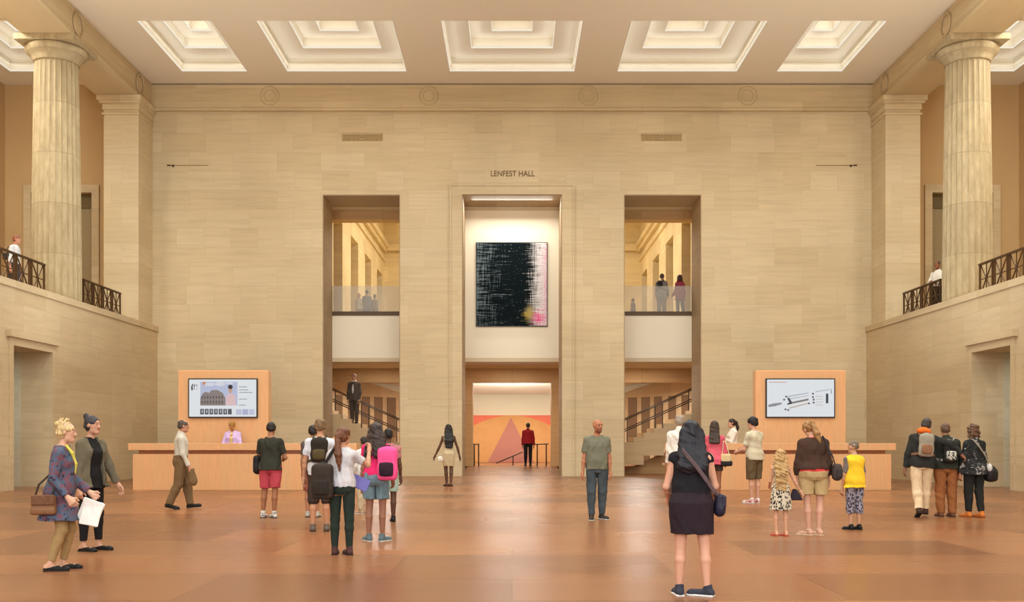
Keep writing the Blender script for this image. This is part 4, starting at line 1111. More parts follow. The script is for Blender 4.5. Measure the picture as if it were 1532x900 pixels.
def hair_ops(s, style, sp):
    ops = []; h = s.hs; M = s.HR
    H = lambda *p: s.hc + s.HR @ (V(*p)*h)
    def e(c, r, k=.012, kind='u'): ops.append((ell(H(*c), V(*r)*h, M), kind, k))
    def c_(a, b, ra, rb=None, k=.012): ops.append((cap(a, b, ra*h, (ra if rb is None else rb)*h), 'u', k))
    def face(dy=0, dz=0):
        e((0, .060 + dy, -.016 + dz), (.047, .040, .052), .006, 's')
    rs = random.Random(sp.get('seed', 3))
    vol = sp.get('vol', 1.0)
    if style == 'none': return None
    if style == 'stubble':
        e((0, -.008, .016), (.0432, .0545, .0488)); face(.002, .004); ops.append((half(-(M @ V(0, -.5, 1)), -float((M @ nrm(V(0, -.5, 1))) @ H(0, -.02, -.012))), 'i', .004)); return ops
    e((0, -.0085, .0165), (.0464*vol, .0588*vol, .0516*vol)); e((0, -.022, -.008), (.0440*vol, .042*vol, .044*vol), .015)
    if style in ('short', 'curly', 'thinning'):
        if style == 'curly':
            for i in range(46):
                a = rs.uniform(0, 2*PI); b = rs.uniform(-.5, 1.3); q = V(math.cos(a)*math.cos(b)*.047*vol, -.012 + math.sin(a)*math.cos(b)*.056*vol, .012 + math.sin(b)*.053*vol)
                e(tuple(q), (.013, .013, .013), .006)
        face(.0, .0)
        for q in (-1, 1): e((q*.050, .016, -.026), (.020, .026, .028), .004, 's')
        if style == 'thinning': e((0, .02, .062), (.026, .045, .022), .01, 's')
        ops.append((half(-(M @ nrm(V(0, -.55, 1))), -float((M @ nrm(V(0, -.55, 1))) @ H(0, -.02, -.030))), 'i', .006))
        return ops
    ln = sp.get('hair_len', .25); bw = sp.get('hair_w', 1.0)   # length below the head centre, in body heights
    back = lambda z, x=0.0: s.T((x, -.052 - (.014 if z < .78 else 0), z))
    if style == 'long':
        z1 = s.hc[2] - ln
        for x in np.linspace(-.040, .040, 7)*bw:
            top = H(x*.9, -.036 - .012*(1 - abs(x)/.04/bw), .0); z_ = z1 + .02*rs.random() + abs(x)*.3
            mid = back(.80, x*1.15) + V(0, -.004, 0); pts = [top, mid]
            if z_ < .76: pts += [back(.74, x*1.2) - V(0, .012, 0)]
            if z_ < .72: pts += [back(z_, x*1.0) - V(0, .012, 0)]
            r = [.020, .019, .018, .012]
            for i in range(len(pts) - 1): c_(pts[i], pts[i+1], r[i]/h**.5, r[i+1]/h**.5, .014)
        for q in (-1, 1): c_(H(q*.040, -.006, .0), H(q*.047*bw, -.020, -.075), .014, .014, .014)
    elif style == 'dreads':
        z1 = s.hc[2] - ln
        for i in range(54):
            a = rs.uniform(-1.7, 1.7); x = math.sin(a)*.048; y = -math.cos(a)*.048 - .006
            top = H(x, y, rs.uniform(.0, .04)); q = H(x*1.65, y*1.35 - .008, -.055); low = back(max(z1, .60) + rs.uniform(0, .07), x*1.75) - V(0, rs.uniform(.004, .030), 0)
            c_(top, q, .0075, .0085, .003); c_(q, low, .0085, .007, .003)
    elif style == 'ponytail':
        c_(H(0, -.058, .02), H(0, -.078, .008), .014, .017); b = H(0, -.080, .004); e_ = back(s.hc[2] - ln, sp.get('tail_x', 0)) - V(0, .02, 0); m = b*.45 + e_*.55 - V(0, .012, 0)
        c_(b, m, .018, .023*bw); c_(m, e_, .023*bw, .008)
    elif style == 'bun': c_(H(0, -.045, .052), H(0, -.054, .062), .020, .022, .006)
    elif style == 'updo':
        c_(H(0, -.046, .040), H(0, -.050, .048), .026, .026, .01)
        for i in range(16):
            a = rs.uniform(0, 2*PI); q = V(math.cos(a)*.022, -.040 + math.sin(a)*.022, .06); d = V(math.cos(a)*.024, -.030 + math.sin(a)*.03, .085 + rs.uniform(-.012, .008)); c_(H(*q), H(*d), .007, .0035, .004)
    elif style == 'bob':
        for x in np.linspace(-.040, .040, 7): c_(H(x, -.034, .0), H(x*1.25, -.030, -.07), .020, .018, .012)
        for q in (-1, 1): c_(H(q*.042, .0, .01), H(q*.052, .006, -.055), .016, .016, .012)
        for i in range(40):
            a = rs.uniform(-2.3, 2.3); z = rs.uniform(-.08, .055); rr = .050 if z < 0 else .050*math.cos(z*14); e((math.sin(a)*rr, -math.cos(a)*rr*1.1 - .006, z), (.012, .012, .014), .006)
    face(.002, .007 if style in ('bun', 'updo', 'ponytail') else 0)
    return ops

# ---- garments
def top_ops(s, g):
    """shirt, jacket, sweater"""
    t = g.get('t', .010)*.9; hem = g.get('hem', .50); sl = g.get('sleeve', .5); fl = g.get('flare', .0); ops = []
    st = [(z, a + t, b + t, x, y) for z, a, b, x, y in s.torso if z <= .78] + [(.806, s.torso[-2][1] + t*.8, s.torso[-2][2] + t*.9, 0, -.008), (.836, .042 + t*.4, .038 + t*.4, 0, -.008)]
    loose = g.get('loose', .5)*.75      # hides the waist
    wmax = max(a for z, a, b, x, y in st if .66 < z < .8)
    xo = g.get('over', .011)        # hangs clear of whatever is worn underneath at the waist
    st = [(z, a + (max(0, wmax*.96 - a)*loose if z < .74 else 0) + xo*min(1, max(0, (.66 - z)/.06)), b + (max(0, .064 + t - b)*loose if z < .72 else 0) + xo*min(1, max(0, (.66 - z)/.06)), x, y) for z, a, b, x, y in st]
    st = [q for q in st if q[0] > hem + .012]; b0 = min(st)
    st = [(hem, b0[1] + fl + (.022 if hem < .49 else 0), b0[2] + fl*.8 + (.010 if hem < .49 else 0), 0, b0[4])] + st
    ops.append((loft(st, s.lean, s.piv, folds=g.get('folds', .02), nf=7, seed=g.get('seed', 1)), 'u', .01))
    r = .027*s.thin + t*.70
    for k in (0, 1):
        S, E, Wr, d1, d2 = s.arm[k]
        ops.append((cap(s.T(((-1, 1)[k]*.036*s.w, -.008, .808)), S, .022 + t*.6, r if sl > .2 or sl <= 0 else r*.86), 'u', .02))
        if sl <= 0: 
            continue
        if sl < 1: ops.append((cap(S, S + (E - S)*sl, r if sl > .2 else r*.9, r + (.001 if sl > .3 else -.004), True), 'u', .02))
        else:
            ops.append((cap(S, E, r, .0215*s.thin + t*.9, False), 'u', .02)); f = min(1, sl - 1)
            if f > 0: ops.append((cap(E, E + (Wr - E)*f, .0215*s.thin + t*.9, .0150 + t*.95, True), 'u', .012))
    if g.get('neck', .034) > 0: ops.append((cap(s.T((0, .0 + g.get('scoop', .012), .862)), s.T((0, .03 + g.get('scoop', .012)*2, .872)), g.get('neck', .034)), 's', .004))
    else: ops.append((cap(s.T((0, -.008, .83)), s.T((0, .002, .862)), .044, .040, True), 'u', .01)); ops.append((cap(s.T((0, .004, .858)), s.T((0, .006, .90)), .034), 's', .003))
    if g.get('open'):
        ow = g['open']; ops.append((loft([(.30, ow*1.5, .3, 0, .30), (.70, ow*1.1, .3, 0, .30), (.84, ow, .3, 0, .30)], s.lean, s.piv, p=4), 's', .006))
    if sl <= 0:
        for k in (0, 1):
            S = s.sh[k]; sd = (-1, 1)[k]; ops.append((ell(S + s.lean @ V(sd*.028, 0, -.012), (.024, .06, .052), s.lean), 's', .008))
    return ops
def leg_ops(s, g):
    """trousers, shorts, leggings"""
    t = g.get('t', .009)*.88; L = g.get('len', 1.95); wst = g.get('waist', .60); hemr = g['hemr']*.88 if g.get('hemr') else None; ops = []
    st = [(z, a + t, b + t, x, y) for z, a, b, x, y in s.torso if z < wst - .012]; e = min(s.torso, key=lambda q: abs(q[0] - wst)); st.append((wst, e[1] + t, e[2] + t, e[3], e[4]))
    ops.append((loft(st, s.lean if g.get('tilt') else None, s.piv), 'u', .01))
    tn = s.thin; th = .056*(.4 + .6*s.w)*tn + t; kn = .0345*tn + t*1.15 + .0015; an = .0205*tn + t*1.3; cf = .034*tn + t
    for hip, K, A, heel, toe, fd, up in s.leg:
        if L <= 1: ops.append((cap(hip, hip + (K - hip)*L, th, hemr or th + (kn - th)*L*.7, True), 'u', .009))
        else:
            f = min(1.0, L - 1); E = K + (A - K)*f; ops.append((cap(hip, K, th, kn), 'u', .009)); m = K + (A - K)*min(.3, f*.5) + V(0, -.005, 0)
            if f < .35: ops.append((cap(K, E, kn, hemr or kn, True), 'u', .01))
            else: ops.append((cap(K, m, kn, cf), 'u', .012)); ops.append((cap(m, E + (A - K)*(.06 if f > .96 else 0), cf, hemr or (cf + (an - cf)*f), True), 'u', .012))
    ops.append((rbox(V(0, 0, .235), V(.0045 if L < 1.3 else .003, .30, .225), .002), 's', .006))   # the gap between the legs
    return ops
def skirt_ops(s, g):
    """skirt or the lower part of a dress: hem and top heights, widths at hem"""
    t = g.get('t', .010); z0, z1 = g['hem'], g.get('waist', .62); st = []
    def legc(z):
        xs = []
        for hip, K, A, *_ in s.leg:
            p = hip + (K - hip)*(hip[2] - z)/max(.02, hip[2] - K[2]) if z > K[2] else K + (A - K)*(K[2] - z)/max(.02, K[2] - A[2]); xs.append(p)
        return (xs[0] + xs[1])/2, np.abs(xs[0] - xs[1])/2
    for z, a, b, x, y in s.torso:
        if z1 - .01 > z > .50: st.append((z, a + t, b + t, x, y))
    e = min(s.torso, key=lambda q: abs(q[0] - z1)); st.append((z1, e[1] + t, e[2] + t, e[3], e[4]))
    for z in np.linspace(z0, .495, 5):
        c, d = legc(z); u = (.5 - z)/(.5 - z0 + 1e-6); r = (.056*(.4 + .6*s.w) - .02*min(1, (.5 - z)/.22))*s.thin
        h5 = [q for q in s.torso if q[0] == .50][0]
        st.append((float(z), float(max(d[0] + r + t, (h5[1] + t)*(1 - g.get('taper', .12)*u)) + g.get('flare', 0)*u), float(max(d[1]*.7 + r + t, (h5[2] + t)*(1 - .10*u)) + g.get('flare', 0)*u*.8), float(c[0])*u, float(c[1])*u + h5[4]*(1 - u)))
    return [(loft(st, None, folds=g.get('folds', .03), nf=g.get('nf', 9), seed=g.get('seed', 2), p=2.2), 'u', .01)]
def shoe_ops(s, k, g):
    hip, K, A, heel, toe, fd, up = s.leg[k]; kind = g.get('kind', 'sneaker'); side = np.cross(fd, up); M = np.stack([side, fd, up], 1); ops = []; so = []
    f = g.get('f', 1.0); mid = (heel + toe)/2; bot = heel[2]*0
    base = mid - up*.008
    so.append((rbox(mid - up*.0105 + fd*.002, V(.0245*f, .078, .0065), .006, M), 'u', .004)); so.append((ell(toe - up*.010 + fd*.0, (.027*f, .030, .0075), M), 'u', .008))
    if kind == 'sneaker':
        ops.append((cap(heel + up*.006, toe + up*.001, .0235*f, .021*f), 'u', .012)); ops.append((ell(toe + up*.0, (.0265*f, .030, .019), M), 'u', .01)); ops.append((cap(A - up*.004 - fd*.004, A + up*.010 - fd*.005, .025*f, .0255*f), 'u', .016))
        ops.append((cap(A + up*.028, A + up*.05, .024), 's', .004))
        ops.append((half(-up, -float(up @ (heel - up*.008))), 'i', .002))
    elif kind == 'flat':
        ops.append((cap(heel + up*.003, toe, .0215*f, .0185*f), 'u', .012)); ops.append((ell(toe + fd*.004, (.024*f, .030, .016), M), 'u', .01))
        ops.append((ell(A + up*.014 + fd*.018, (.017, .042, .030), M), 's', .006)); ops.append((half(-up, -float(up @ (heel - up*.009))), 'i', .002))
    elif kind == 'boot':
        ops.append((cap(heel + up*.006, toe + up*.003, .024*f, .022*f), 'u', .012)); ops.append((cap(A - up*.01, A + up*.045, .027*f, .0275*f, True), 'u', .02)); ops.append((half(-up, -float(up @ (heel - up*.008))), 'i', .002))
    else:   # sandal: straps over the foot
        for q, r in ((.35, .0205), (.75, .0205)):
            c = heel + (toe - heel)*q
            for j in range(9):
                a0, a1 = PI*j/9, PI*(j + 1)/9
                p0 = c + side*math.cos(a0)*r + up*(math.sin(a0)*r - .002); p1 = c + side*math.cos(a1)*r + up*(math.sin(a1)*r - .002); ops.append((cap(p0, p1, .0042), 'u', .003))
        p0 = A - side*.022 - fd*.01; 
        for j in range(12):
            a0, a1 = 2*PI*j/12, 2*PI*(j + 1)/12; ops.append((cap(A + (side*math.cos(a0) + fd*math.sin(a0))*.0225, A + (side*math.cos(a1) + fd*math.sin(a1))*.0225, .0038), 'u', .003))
    return ops, so

PEOPLE = {}
def scale_ops(ops, H): return ops
def person(key, label, px, top, foot, sp, clothes, zf=0.0, Y=None, H=None, group=None):
    """px: horizontal place, foot: row of the feet on the floor, top: row of the crown (frame of 1532x900)"""
    if Y is None: Y = (EYE - zf)*F/(foot - VY)
    if H is None: H = (foot - top)*Y/F
    X = (px - VX)*Y/F
    root = thing('person', label, 'person', (X, Y, zf), math.radians(sp['yaw']), group)
    s = skeleton(sp); PEOPLE[key] = (root, s, H, sp)
    # voxel edge in body heights: finer for people near the camera
    v = float(np.clip(Y*0.00042, .0042, .013))/H*sp.get('vx', 1.0)
    vc = v*1.15
    dz = V(0, 0, s.dz)
    def put(name, ops, mat, parent=root, vv=v, tint=None, noise=0.0, seed=0, ns=60):
        P, Q = grow(ops, vv, noise, ns, seed)
        if len(P) == 0: return None
        tt = tint(P) if tint else None
        return mesh_from(name, (P + dz)*H, Q, mat, parent, tt)
    put('body', body_ops(s, sp), skin_mat(srgb(*[q*f for q, f in zip(sp.get('skin', (214, 168, 138)), (.93, .92, .90))])), vv=v*.92, tint=lambda P: face_tint(s, sp, P))
    hops = hair_ops(s, sp.get('hair', 'short'), sp)
    if hops: put('hair', hops, hair_mat(*sp.get('hairc', ((50, 38, 30),))), vv=v, noise=sp.get('hair_noise', .0014), ns=110, seed=5)
    for g in clothes:
        kind, name, mat = g['k'], g['n'], g['m']
        if kind == 'top': put(name, top_ops(s, g), mat, vv=vc, noise=g.get('noise', .0020), seed=len(name) + int(px), ns=42)
        elif kind == 'legs': put(name, leg_ops(s, g), mat, vv=vc, noise=g.get('noise', min(.0020, g.get('t', .009)*.14)), seed=len(name) + int(px), ns=42)
        elif kind == 'skirt': put(name, skirt_ops(s, g), mat, vv=vc, noise=g.get('noise', .0008), ns=35)
        elif kind == 'dress': put(name, top_ops(s, dict(g, hem=.565, over=.001, loose=g.get('loose', .3))) + skirt_ops(s, dict(g, waist=.60, t=g.get('t', .01) + .002)), mat, vv=vc, noise=g.get('noise', .0010), ns=35)
        elif kind == 'shoes':
            for k in (0, 1):
                ops, so = shoe_ops(s, k, g); o = put(name, ops, mat, vv=v*.85)
                if o: put('sole', so, g.get('m2', mat), parent=o, vv=v*.85)
        elif kind == 'socks':
            for k in (0, 1): 
                A, K = s.leg[k][2], s.leg[k][1]; put(name, [(cap(A - V(0, 0, .012), A + nrm(K - A)*g.get('h', .03), .0235, .0245, True), 'u', 0)], mat, vv=v)
        elif kind == 'ops': put(name, g['f'](s), mat, vv=g.get('vv', 1)*v, noise=g.get('noise', 0))
    return root

def carried(name, label, cat, key, parts, group=None, at=(0, 0, .6), vx=1.0):
    """a top-level thing placed in the carrier's frame; parts: (name, ops(s), material, children)"""
    root, s, H, sp = PEOPLE[key]
    Y = root.location.y; v = float(np.clip(Y*0.00045, .0045, .013))/H*vx
    c = np.asarray(at, float); L = (c + V(0, 0, s.dz))*H
    a = root.rotation_euler.z; loc = (root.location.x + L[0]*math.cos(a) - L[1]*math.sin(a), root.location.y + L[0]*math.sin(a) + L[1]*math.cos(a), root.location.z + L[2])
    o = thing(name, label, cat, loc, a, group)
    def mk(lst, par):
        for p in lst:
            P, Q = grow(p[1], v*(p[4] if len(p) > 4 else 1)); 
            if len(P) == 0: continue
            m = mesh_from(p[0], (P - c)*H, Q, p[2], par)
            if len(p) > 3 and p[3]: mk(p[3], m)
    mk(parts, o); return o

def path_ops(pts, r, k=.004, rb=None): return [(cap(pts[i], pts[i+1], r), 'u', k) for i in range(len(pts) - 1)]
def strap_ops(pts, w, th, k=.003):
    """flat strap through points (vertical-ish band)"""
    o = []
    for i in range(len(pts) - 1):
        a, b = np.asarray(pts[i], float), np.asarray(pts[i+1], float); d = nrm(b - a); up = nrm(V(0, 0, 1) - d*d[2]) if abs(d[2]) < .95 else V(1, 0, 0)
        n = nrm(np.cross(d, up)); M = np.stack([d, n, np.cross(d, n)], 1); o.append((rbox((a + b)/2, V(np.linalg.norm(b - a)/2 + th*.5, th, w), th*.9, M), 'u', k))
    return o
def backpack(key, label, mats, group=None, x=0.0, z=.70, w=.078, h=.125, d=.040, y=None, straps=True, pocket=True, only=None):
    root, s, H, sp = PEOPLE[key]
    yb = -.070 - .022 - d if y is None else y
    c = s.T((x, yb, z)) if True else None; M = s.lean
    def at(a, b, e): return c + M @ V(a, b, e)
    ops = [(rbox(c, V(w, d, h), .030, M), 'u', .01), (ell(at(0, .0, h*.55), (w*.98, d*1.05, h*.55), M), 'u', .02), (ell(at(0, -d*.35, -h*.35), (w*1.03, d*.95, h*.55), M), 'u', .02)]
    parts = [('bag_body', ops, mats[0])]
    if pocket: parts.append(('front_pocket', [(rbox(at(0, -d*1.12, -h*.32), V(w*.74, d*.42, h*.42), .018, M), 'u', .01), (ell(at(0, -d*1.2, -h*.32), (w*.70, d*.5, h*.42), M), 'u', .012)], mats[1]))
    parts.append(('grab_handle', path_ops([at(-.018, d*.5, h*1.0), at(-.014, d*.5, h*1.13), at(.014, d*.5, h*1.13), at(.018, d*.5, h*1.0)], .005), mats[1]))
    if straps:
        for sd in (-1, 1):
            if only and sd != only: continue
            xx = sd*.058*s.w
            pts = [at(sd*w*.5, d*.9, h*.85)] if x == 0 else [at(0, d*.9, h*.9)]
            pts += [s.T((xx, -.060, .822)), s.T((xx, -.010, .848)), s.T((xx*1.05, .050, .818)), s.T((xx*1.2, .084, .74)), s.T((xx*1.5 + sd*.012, .060, .66)), s.T((xx*1.75 + sd*.012, -.02, .615))] + [at(sd*w*.9, d*.8, -h*.75)]
            parts.append(('shoulder_strap', strap_ops(pts, .013, .0055), mats[1]))
    return carried('backpack', label, 'backpack', key, parts, group, at=tuple(c - V(0, 0, h)))
# ------------------------------------------------------------------ the visitors
BLACK = (26, 24, 26); 
def top(n, m, **k): return dict(k='top', n=n, m=m, **k)
def legs(n, m, **k): return dict(k='legs', n=n, m=m, **k)
def shoes(m, m2=None, kind='sneaker', n='shoe', **k): return dict(k='shoes', n=n, m=m, m2=m2 or m, kind=kind, **k)
m_blk = cloth(BLACK); m_sole = cloth((206, 202, 196)); m_soled = cloth((48, 44, 42)); m_blkshoe = cloth((20, 18, 18), rough=0.5)

# 1-2 the pair at the left edge
person('blonde', 'woman with blonde swept-up hair, patterned tunic and khaki leggings, carrying a brown handbag', 92, 627, 852,
    dict(yaw=-80, sex='f', skin=(222, 172, 146), hair='updo', hairc=((186, 150, 98), (228, 204, 150)), lean=2, look=(0, 4, 0), w=1.05, hair_noise=.003,
         arms=((16, 4, 52, -6), (-8, 10, 40, 2)), legs=((12, 3, -12, 3, 4), (5, 3, -18, 3, 2)), curl=(40, 40)),
    [top('tunic', cloth((78, 88, 108), 'patch', (112, 72, 84), (42, 40, 54), 1.7), hem=.345, sleeve=1.9, flare=.045, t=.016, loose=.9, folds=.035),
     dict(k='ops', n='scarf', m=cloth((206, 190, 84)), f=lambda s: path_ops([s.T((.030, .030, .835)), s.T((.034, .066, .79)), s.T((.024, .088, .72)), s.T((.02, .082, .66))], .010, .01)),
     legs('leggings', cloth((162, 134, 90)), len=1.9, t=.005), shoes(m_blkshoe, kind='flat')])
person('olive', 'woman with dark bun in olive cardigan over black top and black leggings', 136, 621, 823,
    dict(yaw=-118, sex='f', skin=(206, 156, 130), hair='bun', hairc=((46, 42, 46),), look=(14, 2, 0),
         arms=((14, 16, 18, 18), (4, 8, 10, 6)), legs=((3, 5, -2, 4, 12), (2, 4, -2, 3, -4))),
    [top('black_top', m_blk, hem=.46, sleeve=.15, t=.005, neck=.040, scoop=.045, loose=.2, over=.004), top('cardigan', cloth((98, 90, 72)), hem=.475, sleeve=1.9, t=.016, over=.014, open=.050, loose=.8, flare=.012, folds=.03),
     legs('leggings', m_blk, len=1.86, t=.006), shoes(m_blkshoe, kind='flat')])
# 3 older man
person('older', 'older man in pale grey shirt and brown trousers walking past the left desk', 271, 627, 761,
    dict(yaw=-72, skin=(206, 150, 124), hair='thinning', hairc=((72, 60, 54),), lean=1, w=1.06, look=(0, 5, 0),
         arms=((6, 4, 24, 0), (8, 8, 26, 2)), legs=((17, 1, 8, 1, 2, -6), (-6, 2, -24, 2, 2, 14)), curl=(35, 55)),
    [top('shirt', cloth((196, 190, 176)), hem=.585, sleeve=1.95, t=.012, loose=1.0, over=0, neck=0, folds=.03), legs('trousers', cloth((114, 90, 62)), len=1.97, t=.018, waist=.60),
     shoes(m_blkshoe, kind='sneaker')])
# 4 man in red shorts
person('redshorts', 'man in black T-shirt and red shorts seen from behind near the left desk', 405, 630, 774,
    dict(yaw=-8, skin=(170, 116, 86), hair='short', hairc=((30, 24, 22),), look=(8, 14, 0), w=1.05,
         arms=((12, 16, 66, -14), (8, 18, 84, -26)), legs=((2, 6, -4, 5, 8), (-1, 2, -3, 1, -38))),
    [top('t_shirt', cloth((50, 50, 42)), hem=.50, sleeve=.72, t=.015, loose=1.0, flare=.010), legs('shorts', cloth((190, 74, 88)), len=.86, t=.016, hemr=.062), dict(k='socks', n='sock', m=cloth((220, 216, 210)), h=.03),
     shoes(cloth((206, 200, 194), 'patch', (96, 92, 92), (226, 222, 216), 3), cloth((90, 86, 84)))])
# 5 the cluster left of the middle
person('whitetee', 'young man in white T-shirt with an olive backpack and long dark shorts, seen from behind', 479, 625, 794,
    dict(yaw=2, skin=(206, 152, 120), hair='short', hairc=((110, 84, 58), (150, 118, 84)), vol=1.05, arms=((2, 12, 10, 6), (4, 9, 14, 3)), legs=((1, 4, -4, 3, 10), (2, 3, -2, 3, -8))),
    [top('t_shirt', cloth((208, 208, 216)), hem=.50, sleeve=.68, t=.014, loose=1.0), legs('shorts', cloth((64, 50, 44)), len=1.08, t=.018, hemr=.058), shoes(cloth((104, 92, 82)), m_soled)])
person('hiddendark', 'dark-haired visitor mostly hidden behind the white T-shirt backpacker', 468, 635, 773,
    dict(yaw=-10, skin=(190, 136, 106), hair='short', hairc=((34, 28, 26),), legs=((0, 3, -2, 2, 10), (0, 3, -2, 2, -10))),
    [top('t_shirt', cloth((92, 80, 78)), hem=.50, sleeve=.6, t=.012, loose=1.0), legs('shorts', cloth((150, 84, 70)), len=.95, t=.014), shoes(cloth((176, 168, 160)), m_soled)])
person('ponytail', 'woman with auburn ponytail, grey top and dark green trousers raising a hand to her face', 512, 638, 829,
    dict(yaw=-4, sex='f', skin=(206, 152, 124), hair='ponytail', hairc=((92, 54, 36), (134, 84, 54)), hair_len=.27, hair_w=1.25, look=(-26, 0, 6), vol=1.05,
         arms=((14, 12, 44, -4), (52, 34, 140, -4)), legs=((2, 4, -3, 2, 8), (-1, 4, -3, 3, -30)), curl=(40, 50)),
    [top('top', cloth((196, 192, 196)), hem=.535, sleeve=.62, t=.013, loose=.7), legs('trousers', cloth((36, 46, 40)), len=1.93, t=.006, waist=.585), shoes(cloth((76, 48, 46)), cloth((40, 32, 32)))])
person('whitepants', 'visitor in white shirt and cream trousers half hidden between the ponytail and pink-backpack women', 545, 652, 768,
    dict(yaw=40, skin=(190, 138, 108), hair='short', hairc=((40, 32, 28),), legs=((2, 4, -4, 3, 20), (-2, 4, -6, 3, 0)), arms=((8, 12, 22, 6), (4, 10, 10, 4))),
    [top('shirt', cloth((220, 218, 214)), hem=.50, sleeve=1.8, t=.014, loose=1.0), legs('trousers', cloth((200, 184, 156)), len=1.94, t=.012), shoes(cloth((176, 150, 120)), m_sole)])
person('dreads', 'woman with long dark braids, pink T-shirt and denim shorts, seen from behind', 563, 632, 809,
    dict(yaw=-6, sex='f', skin=(158, 112, 92), hair='dreads', hairc=((44, 34, 32), (74, 56, 50)), hair_len=.26, vol=1.12, w=1.05, look=(-4, 0, -4),
         arms=((2, 9, 8, 4), (14, 12, 40, -4)), legs=((1, 4, -2, 3, 34), (1, 3, -2, 2, 22))),
    [top('t_shirt', cloth((224, 44, 108)), hem=.545, sleeve=.62, t=.013, loose=.9), legs('denim_shorts', cloth((104, 128, 140), 'denim'), len=.66, t=.014, waist=.59, hemr=.066), shoes(cloth((92, 110, 116)), cloth((190, 190, 186)))])
person('behinddreads', 'dark-skinned visitor in pale green shorts hidden behind the pink-backpack woman', 581, 640, 780,
    dict(yaw=5, skin=(98, 66, 50), hair='short', hairc=((24, 20, 20),), legs=((0, 4, -2, 3, 5), (1, 3, -2, 2, -8))),
    [top('t_shirt', cloth((176, 110, 116)), hem=.52, sleeve=.6, t=.012, loose=1.0), legs('shorts', cloth((156, 180, 168)), len=.80, t=.014), shoes(m_blkshoe, m_soled)])
# 10 woman in the cream skirt
person('creamskirt', 'woman with waist-long black hair in a cream dress walking toward the middle opening', 671, 634, 727,
    dict(yaw=10, sex='f', skin=(98, 66, 50), hair='long', hairc=((26, 22, 22), (48, 40, 38)), hair_len=.32, hair_w=1.2, vol=1.08,
         arms=((4, 22, 14, 24), (-2, 20, 4, 14)), legs=((5, 0, -2, -1, 16), (-2, 1, -10, -1, -20))),
    [dict(k='dress', n='dress', m=cloth((198, 180, 146)), sleeve=0, hem=.325, t=.008, neck=.06, loose=.2, waist=.6), shoes(cloth((60, 42, 34)), kind='sandal', n='sandal')])
# 11 man in plaid at the inner portal
person('plaid', 'man in red plaid shirt and black trousers standing in the room beyond the middle opening', 790, 633, 699,
    dict(yaw=-4, skin=(196, 142, 112), hair='short', hairc=((40, 30, 26),), arms=((4, 9, 12, 2), (4, 9, 12, 2)), legs=((1, 3, -2, 3, 8), (0, 3, -2, 3, -8))),
    [top('plaid_shirt', cloth((196, 34, 40), 'plaid', (44, 20, 24)), hem=.51, sleeve=1.9, t=.014, loose=1.0, neck=0), legs('trousers', m_blk, len=1.95, t=.008), shoes(m_blkshoe)], zf=RZ, Y=46.6, H=1.96)
# 12 man in the grey T-shirt
person('greytee', 'bald bearded man in grey-green T-shirt and blue jeans facing the camera', 893, 626, 777,
    dict(yaw=176, skin=(184, 122, 90), hair='none', beard=(.46, .38, .36), look=(36, 2, 0), w=1.04,
         arms=((-2, 8, 10, 3), (2, 9, 12, 6)), legs=((-5, 3, -8, 1, 30), (2, 3, 0, 2, 0)), curl=(34, 34)),
    [top('t_shirt', cloth((112, 112, 94)), hem=.50, sleeve=.70, t=.013, loose=.9, scoop=.034, neck=.040), legs('jeans', cloth((72, 82, 88), 'denim'), len=1.95, t=.011), shoes(cloth((58, 54, 52)), cloth((200, 196, 188)))])
# 13 woman in the foreground
person('blackdress', 'woman in the foreground from behind, black sleeveless top, dark plum skirt and long black hair', 1034, 628, 890,
    dict(yaw=-3, sex='f', skin=(222, 168, 144), hair='long', hairc=((14, 12, 18), (38, 34, 46)), hair_len=.235, hair_w=1.4, vol=1.10, w=1.28, limb=1.03, look=(6, 6, 0),
         arms=((8, 14, 56, -10), (10, 14, 50, -6)), legs=((1, 3, -1, 4, 6), (-3, 6, -6, 5, -62))),
    [dict(k='skirt', n='skirt', m=cloth((40, 28, 36)), hem=.355, waist=.615, t=.012, folds=.008, taper=.17), top('sleeveless_top', cloth((26, 24, 30)), hem=.585, sleeve=.12, t=.012, neck=.036, loose=.5),
     shoes(cloth((54, 56, 68)), cloth((222, 220, 218)))])
# 14-17 behind her at the right desk
person('pinktop', 'dark-haired woman in pink top at the right desk with a cream tote bag', 1069, 629, 752,
    dict(yaw=-12, sex='f', skin=(160, 108, 82), hair='long', hairc=((50, 36, 30), (84, 62, 50)), hair_len=.19, vol=1.08, arms=((6, 10, 60, -10), (2, 14, 40, 4)), legs=((1, 2, -2, 2, 4), (0, 2, -3, 1, -40))),
    [top('blouse', cloth((214, 94, 112)), hem=.47, sleeve=1.3, t=.016, loose=1.0), legs('shorts', cloth((70, 54, 50)), len=.5, t=.012), shoes(cloth((62, 44, 38)), m_soled)])
person('blouse', 'woman with dark ponytail in a white blouse standing behind the right desk', 1096, 625, 762,
    dict(yaw=98, sex='f', skin=(216, 164, 140), hair='ponytail', hairc=((46, 32, 28),), hair_len=.14, arms=((22, 6, 118, 0), (14, 8, 60, -8)), look=(-6, 4, 0)),
    [top('blouse', cloth((228, 214, 200)), hem=.56, sleeve=1.85, t=.014, loose=.6, neck=0), legs('trousers', m_blk, len=1.95, t=.009), shoes(m_blkshoe, kind='flat')], zf=.12, Y=29.95, H=1.90)
